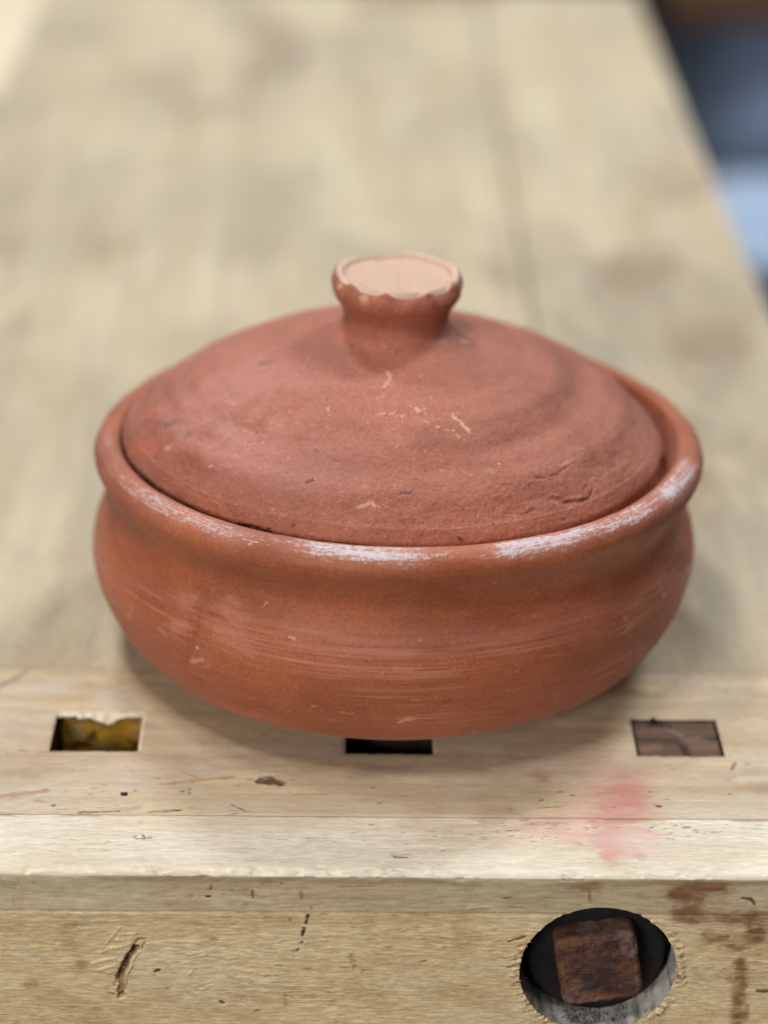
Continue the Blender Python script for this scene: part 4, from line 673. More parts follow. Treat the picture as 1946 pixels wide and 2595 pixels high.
def wood(name, axis, light, dark, stain, blot=0.5, fleck=0.5, fibre=0.35, rough=0.62, bump=0.25, seed=0.0, tint=0.0, coarse=1.0, grey=None, greyamt=0.0, bs=1.0, ring=1.0, ringamt=0.38):
    m, nt, b = new_mat(name); n = N(nt)
    def sc(al, ac):
        return {'X': (al, ac, ac), 'Y': (ac, al, ac)}[axis]
    loc = (seed*3.1, seed*1.7, seed*0.9)
    streak = n.noise(n.coords(sc(7, 95*coarse), loc), 1, 6, 0.6, 0.35)
    fine = n.noise(n.coords(sc(120, 1350), loc), 1, 4, 0.65)
    wave = n.noise(n.coords(sc(260, 760), loc), 1, 4, 0.65, 0.8)
    blotch = n.noise(n.coords(sc(13*bs, 30*bs), (loc[0]+4, loc[1], 2)), 1, 6, 0.62, 0.5)
    blot2 = n.noise(n.coords(sc(34*bs, 70*bs), (loc[0]+9, loc[1]+3, 5)), 1, 5, 0.65, 0.8)
    flk = n.noise(n.coords(sc(220, 950), (loc[0]+2, loc[1]+8, 1)), 1, 2, 0.5)
    flk_zone = n.noise(n.coords(sc(18, 60), (loc[0]+1, loc[1]+6, 7)), 1, 4, 0.6)
    c = n.mix(n.ramp(streak, 0.30, 0.70), C4(light), C4(dark))
    c = n.mix(n.math('MULTIPLY', n.ramp(blotch, 0.50, 0.74), blot), c, C4(stain))
    c = n.mix(n.math('MULTIPLY', n.ramp(blot2, 0.54, 0.72), blot*0.55), c, C4(dark))
    if grey is not None:
        g = n.noise(n.coords(sc(16*bs, 40*bs), (loc[0]-7, loc[1]+2, 3)), 1, 5, 0.6, 0.4)
        c = n.mix(n.math('MULTIPLY', n.ramp(g, 0.44, 0.66), greyamt), c, C4(grey))
    wv = nt.nodes.new("ShaderNodeTexWave"); wv.wave_type = 'BANDS'; wv.bands_direction = 'Y' if axis == 'X' else 'X'; wv.wave_profile = 'SAW'
    n.lk(n.coords(tuple(v*ring for v in sc(0.10, 1.0)), (loc[0]+3, loc[1]+5, 2)), wv.inputs["Vector"])
    wv.inputs["Scale"].default_value = 55; wv.inputs["Distortion"].default_value = 9.0; wv.inputs["Detail"].default_value = 3.5; wv.inputs["Detail Scale"].default_value = 0.22; wv.inputs["Detail Roughness"].default_value = 0.62
    c = n.mix(n.math('MULTIPLY', n.ramp(wv.outputs["Fac"], 0.35, 1.0), ringamt), c, C4([v*0.84 for v in dark]))
    fz = n.math('MULTIPLY', n.ramp(flk, 0.60, 0.70), n.ramp(flk_zone, 0.46, 0.66))
    c = n.mix(n.math('MULTIPLY', fz, fleck), c, C4([v*0.52 for v in dark]))
    v = n.math('ADD', n.math('MULTIPLY', n.ramp(fine, 0.3, 0.7), fibre), 1.0 - fibre*0.5)
    v2 = n.math('ADD', n.math('MULTIPLY', n.ramp(wave, 0.25, 0.75), fibre*0.7), 1.0 - fibre*0.35)
    vv = n.math('MULTIPLY', v, v2)
    if tint:
        oi = nt.nodes.new("ShaderNodeObjectInfo")
        vv = n.math('MULTIPLY', vv, n.ramp(oi.outputs["Random"], 0, 1, 1-tint, 1+tint))
    comb = nt.nodes.new("ShaderNodeCombineColor")
    for k in range(3): n.lk(vv, comb.inputs[k])
    c = n.mix(1.0, c, comb.outputs[0], 'MULTIPLY')
    c = n.mark(c)
    n.lk(c, b.inputs["Base Color"])
    b.inputs["Roughness"].default_value = rough
    b.inputs["Specular IOR Level"].default_value = 0.32
    h = n.math('ADD', n.math('MULTIPLY', wave, 0.7), n.math('ADD', n.math('MULTIPLY', fine, 0.4), n.math('MULTIPLY', streak, 0.5)))
    n.lk(n.bump(h, bump, 0.0004), b.inputs["Normal"])
    return m
M_jaw = wood("wood_jaw", 'X', (218, 200, 170), (196, 172, 138), (164, 134, 100), blot=0.8, fleck=0.8, grey=(206, 196, 182), greyamt=0.5, ringamt=0.20, ring=0.6, fibre=0.20, bump=0.18, seed=1)
M_lip = wood("wood_front_strip", 'X', (238, 230, 212), (224, 211, 186), (200, 177, 142), blot=0.7, fleck=0.8, ringamt=0.10, ring=0.5, fibre=0.26, bump=0.25, seed=2)  # wood made paler to carry the lamps' reflection
M_lipface = wood("wood_strip_face", 'X', (216, 196, 162), (196, 173, 136), (168, 138, 100), blot=0.7, fleck=0.6, fibre=0.34, bump=0.35, seed=3, ringamt=0.25, ring=0.7, grey=(204, 190, 164), greyamt=0.45)
M_apron = wood("wood_apron", 'X', (236, 211, 168), (220, 191, 145), (190, 153, 106), blot=0.6, fleck=0.5, fibre=0.46, bump=0.6, seed=4, ringamt=0.22, ring=0.6, grey=(230, 211, 176), greyamt=0.6)
M_top = wood("wood_top", 'Y', (193, 180, 153), (178, 162, 134), (142, 120, 97), bs=0.40, ringamt=0.15, ring=0.35, blot=1.0, fleck=0.45, fibre=0.18, bump=0.12, seed=5, tint=0.03, coarse=0.45, grey=(160, 149, 130), greyamt=0.7)
M_leg = wood("wood_leg", 'Y', (190, 160, 118), (160, 128, 88), (140, 108, 70), seed=6)
M_dog = wood("wood_dog", 'X', (124, 98, 80), (96, 74, 60), (78, 58, 48), blot=0.7, fleck=0.6, fibre=0.3, seed=7, rough=0.75)
M_mort = wood("wood_mortise_waxed", 'X', (184, 142, 66), (150, 110, 50), (92, 66, 34), blot=0.7, fleck=0.5, fibre=0.3, seed=8, rough=0.45)
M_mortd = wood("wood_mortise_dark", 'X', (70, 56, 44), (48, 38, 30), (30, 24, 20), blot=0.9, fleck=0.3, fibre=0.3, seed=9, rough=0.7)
M_pine = wood("wood_pale_board", 'Y', (232, 218, 192), (220, 203, 172), (206, 186, 152), seed=10)
M_brown = wood("wood_brown_shelf", 'X', (96, 66, 40), (72, 48, 30), (58, 40, 28), seed=11)

def clay(name, base, deep, pale, rough=0.60, bump=0.35, grit=1.0):
    m, nt, b = new_mat(name); n = N(nt)
    big = n.noise(n.coords((16, 16, 26)), 1, 5, 0.6, 0.4)
    mid = n.noise(n.coords((70, 70, 90), (3, 1, 2)), 1, 5, 0.62, 0.2)
    fine = n.noise(n.coords((1, 1, 1)), 1300, 4, 0.6)
    grain = n.noise(n.coords((1, 1, 1), (5, 5, 5)), 3000, 2, 0.5)
    spk = n.noise(n.coords((1, 1, 1.6), (2, 7, 1)), 820, 2, 0.5)
    zone = n.noise(n.coords((1, 1, 1), (1, 3, 9)), 60, 3, 0.6)
    c = n.mix(n.ramp(big, 0.36, 0.66), C4(base), C4(deep))
    c = n.mix(n.math('MULTIPLY', n.ramp(mid, 0.48, 0.72), 0.40), c, C4(pale))
    c = n.mix(n.math('MULTIPLY', n.ramp(fine, 0.50, 0.72), 0.42), c, C4([v*0.72 for v in deep]))
    c = n.mix(n.math('MULTIPLY', n.math('MULTIPLY', n.ramp(spk, 0.70, 0.76), n.ramp(zone, 0.42, 0.6)), 0.75*grit), c, C4((226, 170, 140)))
    gr = n.noise(n.coords((1, 1, 1.3), (6, 1, 3)), 720, 4, 0.72)
    grc = n.math('ADD', n.math('MULTIPLY', n.ramp(gr, 0.30, 0.70), 0.34), 0.83)
    gcomb = nt.nodes.new('ShaderNodeCombineColor')
    for k in range(3): n.lk(grc, gcomb.inputs[k])
    c = n.mix(1.0, c, gcomb.outputs[0], 'MULTIPLY')
    pore = n.noise(n.coords((1, 1, 1), (8, 2, 4)), 1050, 2, 0.5)
    c = n.mix(n.math('MULTIPLY', n.ramp(pore, 0.33, 0.25), 0.65*grit), c, C4([v*0.5 for v in deep]))
    c = n.mark(c)
    n.lk(c, b.inputs["Base Color"])
    n.lk(n.ramp(mid, 0.3, 0.7, rough-0.07, rough+0.10), b.inputs["Roughness"])
    b.inputs["Specular IOR Level"].default_value = 0.42
    b.inputs["Sheen Weight"].default_value = 0.13; b.inputs["Sheen Roughness"].default_value = 0.45; b.inputs["Sheen Tint"].default_value = (1.0, 0.86, 0.83, 1)
    h = n.math('ADD', n.math('MULTIPLY', fine, 0.8), n.math('ADD', n.math('MULTIPLY', grain, 0.35), n.math('MULTIPLY', mid, 1.2)))
    n.lk(n.bump(h, bump, 0.0005), b.inputs["Normal"])
    return m
M_bowl = clay("terracotta_bowl", (172, 95, 60), (146, 76, 46), (177, 107, 78), rough=0.62, bump=0.34, grit=0.7)
M_lid = clay("terracotta_lid", (174, 103, 79), (151, 85, 63), (185, 120, 100), rough=0.60, bump=0.75)

def plain(name, c, c2, scale=40, rough=0.6, metal=0.0, bump=0.2, spec=0.4, bd=0.0006):
    m, nt, b = new_mat(name); n = N(nt)
    a = n.noise(n.coords(), scale, 5, 0.62, 0.4); f = n.noise(n.coords((1, 1, 1), (3, 3, 3)), scale*9, 3, 0.6)
    k = n.mix(n.ramp(a, 0.35, 0.65), C4(c), C4(c2))
    n.lk(n.mark(k), b.inputs["Base Color"])
    b.inputs["Roughness"].default_value = rough; b.inputs["Metallic"].default_value = metal; b.inputs["Specular IOR Level"].default_value = spec
    n.lk(n.bump(n.math('ADD', a, n.math('MULTIPLY', f, 0.5)), bump, bd), b.inputs["Normal"])
    return m
M_rust = plain("rusty_iron", (104, 71, 61), (78, 53, 46), 420, 0.72, 0.15, 0.6, 0.35, 0.0008)
M_black = plain("sooty_iron", (38, 36, 36), (26, 25, 26), 200, 0.6, 0.2, 0.5, 0.4)
M_liner = plain("dusty_grey_tube", (226, 222, 216), (186, 182, 176), 120, 0.5, 0.15, 0.35, 0.5)
M_crumb = plain("grey_dust_crumbs", (150, 150, 152), (110, 108, 108), 400, 0.8)
M_splint = plain("torn_wood_fibre", (214, 190, 148), (186, 158, 112), 500, 0.75)
M_floor = plain("floor_concrete", (60, 60, 64), (44, 44, 50), 3, 0.7)
M_bluel = plain("pale_blue_plastic", (182, 200, 222), (172, 190, 214), 6, 0.4, 0, 0.02)
M_bluem = plain("slate_blue_plastic", (142, 156, 178), (126, 140, 164), 6, 0.45, 0, 0.02)
M_navy = plain("navy_steel", (34, 42, 54), (28, 34, 46), 8, 0.5, 0.0, 0.02)
M_bead = plain("shine_painted_bead", (226, 232, 240), (206, 214, 226), 900, 0.55, 0.0, 0.05, 0.5)  # matte bluish white, the bead's glint is put into its colour
M_white = plain("white_paint_fleck", (236, 240, 240), (226, 230, 232), 900, 0.6)

# ---------------------------------------------------------------- setting: floor
FZ = -0.86
def sheet(name, x0, x1, y0, y1, z, mat):
    o = mesh_obj(name, [(x0, y0, z), (x1, y0, z), (x1, y1, z), (x0, y1, z)], np.array([[0, 1, 2, 3]]), mat, smooth=False)
    o["kind"] = "structure"; return o
sheet("floor", -8, 8, -4, 14, FZ, M_floor)

# ---------------------------------------------------------------- workbench
YF, YJ, YB, YE = 0.6119, 0.6445, 0.7402, 1.735      # front face, strip joint, end-cap joint, far end
XL, XR = -0.2250, 0.2235
HC, HR = (0.0897, -0.0400), 0.0266                  # screw hole in the front face (x, z), radius
HOLES = [(-0.1024, -0.0708), (0.0034, 0.0350), (0.1083, 0.1400)]
HY0, HY1 = 0.6832, 0.7074
bench = empty("workbench", (0.0, 1.15, FZ), "worn pale wooden workbench end with square dog holes and round screw hole", "workbench")

def xs_dense(step=0.00042, extra=()):
    a = np.concatenate([np.linspace(XL, -0.136, 40, endpoint=False), np.arange(-0.136, 0.172, step), np.linspace(0.172, XR, 26)])
    for e in extra:
        i = np.argmin(abs(a-e)); a[i] = e
    return a

def circle_cut(co, faces, ax, c, r):
    """drop faces inside a circle in the plane ax and snap the cut edge onto it"""
    p = co[:, ax] - np.array(c)
    cen = p[faces].mean(1); inside = np.hypot(cen[:, 0], cen[:, 1]) < r
    front = (co[faces][:, :, 1].mean(1) < YF+0.004)
    rem = inside & front
    a = np.unique(faces[rem]); b = np.unique(faces[~rem]); edge = np.intersect1d(a, b)
    q = p[edge]; d = np.hypot(q[:, 0], q[:, 1]); ang = np.arctan2(q[:, 1], q[:, 0])
    rr = r*(1 + 0.010*(fbm(np.stack([np.cos(ang)*9, np.sin(ang)*9, ang*0], -1), 1.0, 3, 3)-0.5)*2)
    near = (co[edge, 1] < YF+0.004)
    new = np.stack([np.cos(ang)*rr, np.sin(ang)*rr], -1) + np.array(c)
    tmp = co[edge]; tmp[near[:, None] & np.isin(np.arange(3), ax)[None, :]] = new[near].ravel(); co[edge] = tmp
    used, inv = np.unique(faces[~rem], return_inverse=True)
    return used, inv.reshape(-1, faces.shape[1])

# -- jaw board: end cap with three square dog holes
def build_jaw():
    xs = xs_dense(extra=[v for h in HOLES for v in h])
    ys = np.concatenate([[YJ+0.00016, YJ+0.0002, YJ+0.0006], np.arange(YJ+0.001, YB-0.001, 0.00046), [YB-0.0006, YB-0.0003, YB-0.00025]])
    for e in (HY0, HY1): ys[np.argmin(abs(ys-e))] = e
    X, Y = np.meshgrid(xs, ys, indexing='ij'); nv = len(ys)
    z = np.zeros_like(X)
    z[:, 0] = -0.0885; z[:, 1] = -0.0005; z[:, 2] = -0.0001; z[:, -3] = -0.0001; z[:, -2] = -0.0006; z[:, -1] = -0.0885
    co = np.stack([X, Y, z], -1).reshape(-1, 3)
    F = grid_faces(len(xs), nv)
    cen = co[F].mean(1)
    keep = np.ones(len(F), bool)
    for a, b in HOLES: keep &= ~((cen[:, 0] > a) & (cen[:, 0] < b) & (cen[:, 1] > HY0) & (cen[:, 1] < HY1))
    F = F[keep]
    col, disp = paint_all(co, MARKS["top"], 0.6, 1100, (0.28, 1, 1))
    n = fbm(co, (40, 260, 1), 4, 21) - 0.5
    top = co[:, 2] > -0.0004
    disp = disp + n*0.00028
    # worn, chipped arrises round the holes
    for k, (a, b) in enumerate(HOLES):
        dx = np.maximum(np.maximum(a-co[:, 0], co[:, 0]-b), 0); dy = np.maximum(np.maximum(HY0-co[:, 1], co[:, 1]-HY1), 0)
        d = np.hypot(dx, dy); e = np.exp(-(d/0.0007)**2)
        disp -= e*0.00035*(0.4+1.2*fbm(co, 700, 2, 30+k))
        if k == 0:   # far edge of the left hole is torn pale
            back = np.exp(-((co[:, 1]-HY1)/0.0016)**2)*((co[:, 0] > a-0.0006) & (co[:, 0] < b+0.0008))
            nn = fbm(co, (420, 300, 1), 3, 44)
            over_ids = np.nonzero(back > 0.05)[0]
            sub = col[over_ids]; _over(sub, (back*sstep(0.3, 0.6, nn))[over_ids]*0.9, lin((232, 222, 204))); col[over_ids] = sub
            disp += back*(nn-0.5)*0.0012
            # the torn edge hangs raggedly over the hole
            ed = (abs(co[:, 1]-HY1) < 1e-5) & (co[:, 0] > a+1e-4) & (co[:, 0] < b-1e-4)
            t = (co[:, 0]-a)/(b-a)
            bite = 0.0005 + 0.0034*np.exp(-((t-0.58)/0.17)**2) + 0.0012*np.exp(-((t-0.28)/0.05)**2)
            co[ed, 1] -= (bite*(0.5+1.0*fbm(co, (900, 1, 1), 3, 55)))[ed]; disp[ed] -= 0.0012*fbm(co, (700, 1, 1), 2, 56)[ed]
            right = np.exp(-((co[:, 0]-b-0.0003)/0.0006)**2)*((co[:, 1] > HY0) & (co[:, 1] < HY1))
            ii = np.nonzero(right > 0.05)[0]; sub = col[ii]; _over(sub, right[ii]*0.8, lin((236, 224, 204))); col[ii] = sub
    co[top, 2] += disp[top]
    jaw = mesh_obj("jaw_board", co, F, M_jaw, bench, col)
    for k, (a, b) in enumerate(HOLES):
        D = 0.052 if k != 2 else 0.03; e = 0.00025; zt = -0.0006
        us = np.linspace(0, 1, 40); zs = np.linspace(zt, -D, 40)
        cs = [(a-e, HY0-e), (b+e, HY0-e), (b+e, HY1+e), (a-e, HY1+e)]
        V = []; FF = []
        for i in range(4):
            p, q = np.array(cs[i]), np.array(cs[(i+1) % 4]); base = sum(len(v) for v in V)
            U, Zz = np.meshgrid(us, zs, indexing='ij')
            pts = np.stack([p[0]+(q[0]-p[0])*U, p[1]+(q[1]-p[1])*U, Zz], -1).reshape(-1, 3)
            if i == 2: pts[:, 1] += (fbm(pts, 260, 4, 61)-0.3)*0.002*sstep(0, 0.004, -pts[:, 2])
            V.append(pts); FF.append(grid_faces(40, 40)[:, ::-1]+base)
        base = sum(len(v) for v in V)
        V.append(np.array([(c[0], c[1], -D) for c in cs])); 
        FF.append(np.array([[base, base+1, base+2, base+3]]))
        co2 = np.vstack(V); cc = np.zeros((len(co2), 4))
        if k == 0:
            n1 = fbm(co2, (300, 300, 220), 4, 71); _over(cc, sstep(0.52, 0.62, n1)*0.75, lin((176, 138, 30)))
            n2 = fbm(co2, (240, 240, 120), 4, 75); _over(cc, sstep(0.58, 0.68, n2)*0.6, lin((150, 140, 110)))
            n3 = fbm(co2, (200, 200, 300), 3, 79); _over(cc, sstep(0.58, 0.66, n3)*0.8, lin((58, 42, 18)))
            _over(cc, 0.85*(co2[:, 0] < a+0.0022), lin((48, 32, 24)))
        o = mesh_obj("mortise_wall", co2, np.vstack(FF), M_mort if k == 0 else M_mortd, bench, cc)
        o.parent = jaw; o.location = (0, 0, 0)
    return jaw
build_jaw()

# -- front strip (lipping): top, rounded arris and front face in one sweep
def build_strip():
    prof = [(YJ-0.00016, -0.016), (YJ-0.00016, -0.003), (YJ-0.0002, -0.0006), (YJ-0.0006, -0.0001)]
    prof += [(y, 0.0) for y in np.arange(YJ-0.001, YF+0.0026, -0.00042)]
    prof += [(YF+0.0024*(1-math.sin(t)), -0.0024*(1-math.cos(t))) for t in np.linspace(0, math.pi/2, 12)]
    prof += [(YF, z) for z in np.arange(-0.0028, -0.0156, -0.00042)]
    prof += [(YF, -0.0158), (YF+0.0002, -0.01605), (YF+0.0006, -0.0162), (YF+0.02, -0.0162)]
    prof = np.array(prof); xs = xs_dense(); nv = len(prof)
    co = np.stack([np.repeat(xs, nv), np.tile(prof[:, 0], len(xs)), np.tile(prof[:, 1], len(xs))], -1)
    F = grid_faces(len(xs), nv)
    face = (co[:, 2] < -0.0016) & (co[:, 1] < YF+0.002)
    c1, d1 = paint_all(co, MARKS["top"], 0.6, 1100, (0.28, 1, 1)); c2, d2 = paint_all(co, MARKS["face"], 0.5, 1100, (0.35, 1, 1))
    col = np.where(face[:, None], c2, c1)
    vis = (co[:, 2] > -0.0157) & (co[:, 1] < YJ-0.0004)
    n = fbm(co, (45, 420, 420), 4, 81)-0.5
    wob = (fbm(co, (60, 0, 0), 3, 85)-0.5)*0.0009*np.exp(-((co[:, 1]-YF)/0.004)**2)*(co[:, 2] > -0.006)
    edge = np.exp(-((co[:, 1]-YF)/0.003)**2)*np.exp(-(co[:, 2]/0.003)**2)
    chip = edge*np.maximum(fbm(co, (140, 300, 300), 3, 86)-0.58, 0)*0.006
    # rubbed arris, painted brighter for the lamp glint along it
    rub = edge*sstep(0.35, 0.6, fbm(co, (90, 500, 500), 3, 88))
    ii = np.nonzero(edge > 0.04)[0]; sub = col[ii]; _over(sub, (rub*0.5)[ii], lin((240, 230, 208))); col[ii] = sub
    top_st = np.exp(-((co[:, 2]+0.0030)/0.0018)**2)*face*sstep(0.36, 0.62, fbm(co, (30, 400, 400), 4, 89))
    ii = np.nonzero(top_st > 0.03)[0]; sub = col[ii]; _over(sub, top_st[ii]*0.55, lin((140, 112, 78))); col[ii] = sub
    dirt = np.exp(-((co[:, 1]-YJ+0.0008)/0.0010)**2)*(~face)*sstep(0.42, 0.6, fbm(co, (70, 300, 1), 4, 90))
    ii = np.nonzero(dirt > 0.03)[0]; sub = col[ii]; _over(sub, dirt[ii]*0.6, lin((132, 104, 76))); col[ii] = sub
    co[:, 2] += np.where(vis & ~face, d1 + n*0.00035 + wob - chip, 0)
    co[:, 1] -= np.where(vis & face, d2 + n*0.0004 - chip*0.5, 0)
    used, F2 = circle_cut(co, F, [0, 2], HC, HR)
    co = co[used]; col = col[used]; fz = face[used]
    # top is painted paler for reflected lamp light: strip split into two parts
    fm = fz[F2].mean(1) > 0.5
    out = []
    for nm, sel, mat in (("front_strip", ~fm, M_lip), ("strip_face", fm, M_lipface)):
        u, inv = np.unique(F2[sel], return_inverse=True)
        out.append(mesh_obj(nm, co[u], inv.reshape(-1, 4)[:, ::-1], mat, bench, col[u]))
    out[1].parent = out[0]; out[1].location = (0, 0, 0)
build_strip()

# -- apron board under the strip, with the big screw hole
def tear_marks():
    rng = np.random.default_rng(17); out = []
    for i in range(30):
        t = math.pi*(0.86+0.46*i/29)+rng.normal(0, 0.012); L = rng.uniform(0.0016, 0.0042)*(0.6 if i % 3 == 0 else 1)
        p = [HC[0]+(HR+0.0002)*math.cos(t), YF, HC[1]+(HR+0.0002)*math.sin(t)]
        q = [p[0]-L, YF, p[2]-L*rng.uniform(0.1, 0.6)]
        lightc = i % 2 == 0
        out.append(([p, q], rng.uniform(0.00022, 0.00042), (226, 202, 160) if lightc else (96, 72, 48), 0.9, 0.7 if lightc else -0.7, 0.5))
    for i in range(34):
        t = rng.uniform(-1.15, 0.62); r0 = HR+rng.uniform(0.0003, 0.0022)
        p = [HC[0]+r0*math.cos(t), YF, HC[1]+r0*math.sin(t)]; q = [p[0]+rng.uniform(0.0006, 0.0018), YF, p[2]+rng.normal(0, 0.0006)]
        lightc = rng.random() < 0.68
        out.append(([p, q], rng.uniform(0.0004, 0.0010), (224, 206, 170) if lightc else (130, 104, 72), 0.7, 0.5 if lightc else -0.4, 0.7))
    return out
def build_apron():
    xs = xs_dense(); zs = np.concatenate([[-0.01655, -0.0166, -0.0170], np.arange(-0.0174, -0.075, -0.00042), np.linspace(-0.0755, -0.115, 20)])
    Y0 = YF+0.00015
    X, Z = np.meshgrid(xs, zs, indexing='ij'); Yv = np.full_like(X, Y0); Yv[:, 0] += 0.02; Yv[:, 1] += 0.0003; Yv[:, 2] += 0.0001
    co = np.stack([X, Yv, Z], -1).reshape(-1, 3); F = grid_faces(len(xs), len(zs))
    col, d = paint_all(co, MARKS["face"]+tear_marks(), 0.5, 1100, (0.35, 1, 1))
    n = fbm(co, (110, 1, 620), 4, 91, 0.6)-0.5; n2 = fbm(co, (420, 1, 1500), 3, 95)-0.5
    rough = sstep(0.42, 0.62, fbm(co, (22, 1, 40), 3, 97))
    d = d + n*0.00035*(0.3+rough) + n2*0.00022*(0.25+rough)
    # torn grain round the hole
    rx, rz = co[:, 0]-HC[0], co[:, 2]-HC[1]; rad = np.hypot(rx, rz); ang = np.arctan2(rz, rx)
    lip = sstep(HR+0.0046, HR+0.0006, rad + 0.003*(fbm(co, 260, 3, 99)-0.5))*sstep(0.25, 0.6, abs(np.cos(ang)))
    tear = 0.5+(fbm(np.stack([rad*260, ang*21+3*fbm(co, 160, 2, 103), rad*90], -1), 1.0, 4, 101, 0.6)-0.5)*(0.3+1.6*sstep(0.35, 0.65, fbm(co, 130, 3, 104)))
    d = d + lip*(tear-0.45)*0.0010
    ii = np.nonzero(lip > 0.03)[0]; sub = col[ii]
    _over(sub, (lip*sstep(0.42, 0.75, tear))[ii]*0.45, lin((220, 198, 158))); col[ii] = sub
    m = co[:, 1] < Y0+0.00005
    co[m, 1] -= d[m]
    used, F2 = circle_cut(co, F, [0, 2], HC, HR)
    return mesh_obj("apron_board", co[used], F2[:, ::-1], M_apron, bench, col[used])
apron = build_apron()
box("apron_core", (XL+0.001, YF+0.034, -0.118), (XR-0.001, YF+0.0742-0.005, -0.0905), M_leg, bench, 0.001)

# -- screw hole: grey tube wall, dark plate, rusty square bolt head
def tube(name, cx, cz, r, y0, y1, mat, parent, seg=128, n=24):
    a = np.linspace(0, 2*np.pi, seg, endpoint=False); ys = np.linspace(y0, y1, n)
    A, Yv = np.meshgrid(a, ys, indexing='ij')
    rr = r + (fbm(np.stack([np.cos(A)*12, np.sin(A)*12, Yv*500], -1), 1.0, 3, 111)-0.5)*0.0006
    co = np.stack([cx+rr*np.cos(A), Yv, cz+rr*np.sin(A)], -1).reshape(-1, 3)
    cc = np.zeros((len(co), 4))
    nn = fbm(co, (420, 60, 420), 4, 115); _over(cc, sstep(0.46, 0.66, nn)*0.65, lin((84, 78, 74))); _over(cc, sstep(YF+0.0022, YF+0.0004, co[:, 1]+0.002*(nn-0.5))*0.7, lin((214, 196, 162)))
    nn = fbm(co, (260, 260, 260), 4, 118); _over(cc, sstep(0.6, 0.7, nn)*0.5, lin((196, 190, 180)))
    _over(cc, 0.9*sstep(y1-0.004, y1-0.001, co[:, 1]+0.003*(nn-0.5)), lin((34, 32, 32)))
    return mesh_obj(name, co, grid_faces(seg, n, True), mat, parent, cc)
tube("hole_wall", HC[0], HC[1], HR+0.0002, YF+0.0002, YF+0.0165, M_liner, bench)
def disc(name, cx, cz, r, y, mat, parent):
    a = np.linspace(0, 2*np.pi, 96, endpoint=False); co = [(cx, y, cz)]; F = []
    rings = np.linspace(0.1, 1, 14)*r
    for k, q in enumerate(rings): co += [(cx+q*math.cos(t), y, cz+q*math.sin(t)) for t in a]
    co += [(cx+r*math.cos(t), y+0.006, cz+r*math.sin(t)) for t in a]
    co = np.array(co); co[:, 1] += (fbm(co, 300, 3, 121)-0.5)*0.0008
    for k in range(14):
        b0 = 1+96*k
        for i in range(96): F.append((b0+i, b0+(i+1) % 96, b0+96+(i+1) % 96, b0+96+i))
    return mesh_obj(name, co, np.array(F)[:, ::-1], mat, parent)
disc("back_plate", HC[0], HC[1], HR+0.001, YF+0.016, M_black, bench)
bolt = disc("bolt", HC[0]+0.0004, HC[1]-0.0008, 0.0236, YF+0.0098, M_black, bench)
def bolt_head():
    n = 64; h = 0.0139; y0, y1 = YF+0.0010, YF+0.0098; rot = R(10.0)
    # rounded square rings from the face centre out, over the edge and back
    a = np.linspace(0, 2*np.pi, 4*n, endpoint=False)
    def sq(s, p): 
        c, q = np.cos(a), np.sin(a); k = (abs(c)**p+abs(q)**p)**(-1/p); return np.stack([c*k*s, q*k*s], -1)
    rings = []
    for t in np.linspace(0.0005, 0.88, 26): rings.append((t*h, y0-0.0003*(1-(t/0.88)**2), 11))
    for t in np.linspace(0, math.pi/2, 9): rings.append((h*0.88+h*0.12*math.sin(t), y0+0.0014*(1-math.cos(t)), 11))
    for y in np.linspace(y0+0.0024, y1, 12): rings.append((h*(1+0.02*(y-y0)/(y1-y0)), y, 11))
    co = []
    for s, y, p in rings:
        q = sq(s, p); co.append(np.stack([q[:, 0]*math.cos(rot)-q[:, 1]*math.sin(rot)+HC[0]+0.0006, np.full(len(a), y), q[:, 0]*math.sin(rot)+q[:, 1]*math.cos(rot)+HC[1]-0.0006], -1))
    co = np.vstack(co)
    co[:, 1] += (fbm(co, 200, 4, 131, 0.6)-0.5)*0.0026; co[:, 2] += (fbm(co, 220, 3, 135)-0.5)*0.0009; co[:, 0] += (fbm(co, 220, 3, 137)-0.5)*0.0009
    cc = np.zeros((len(co), 4))
    _over(cc, sstep(0.5, 0.64, fbm(co, 170, 4, 141))*0.7, lin((120, 82, 52)))
    _over(cc, sstep(0.52, 0.64, fbm(co, 130, 4, 145))*0.65, lin((124, 104, 100)))
    ctr = np.exp(-(np.hypot(co[:, 0]-HC[0], co[:, 2]-HC[1]+0.0035)/0.0055)**2)
    _over(cc, np.clip(ctr*1.4*fbm(co, 300, 3, 147), 0, 1), lin((54, 48, 46)))
    bot = np.exp(-((co[:, 2]-HC[1]+0.0118)/0.0018)**2)*np.exp(-((co[:, 0]-HC[0]-0.001)/0.005)**2)
    _over(cc, bot*0.8, lin((146, 94, 52)))
    nu = len(rings); m = 4*n
    F = np.array([(k*m+i, k*m+(i+1) % m, (k+1)*m+(i+1) % m, (k+1)*m+i) for k in range(nu-1) for i in range(m)])
    o = mesh_obj("bolt_head", co, F[:, ::-1], M_rust, bench, cc); o.parent = bolt; o.location = (0, 0, 0)
bolt_head()
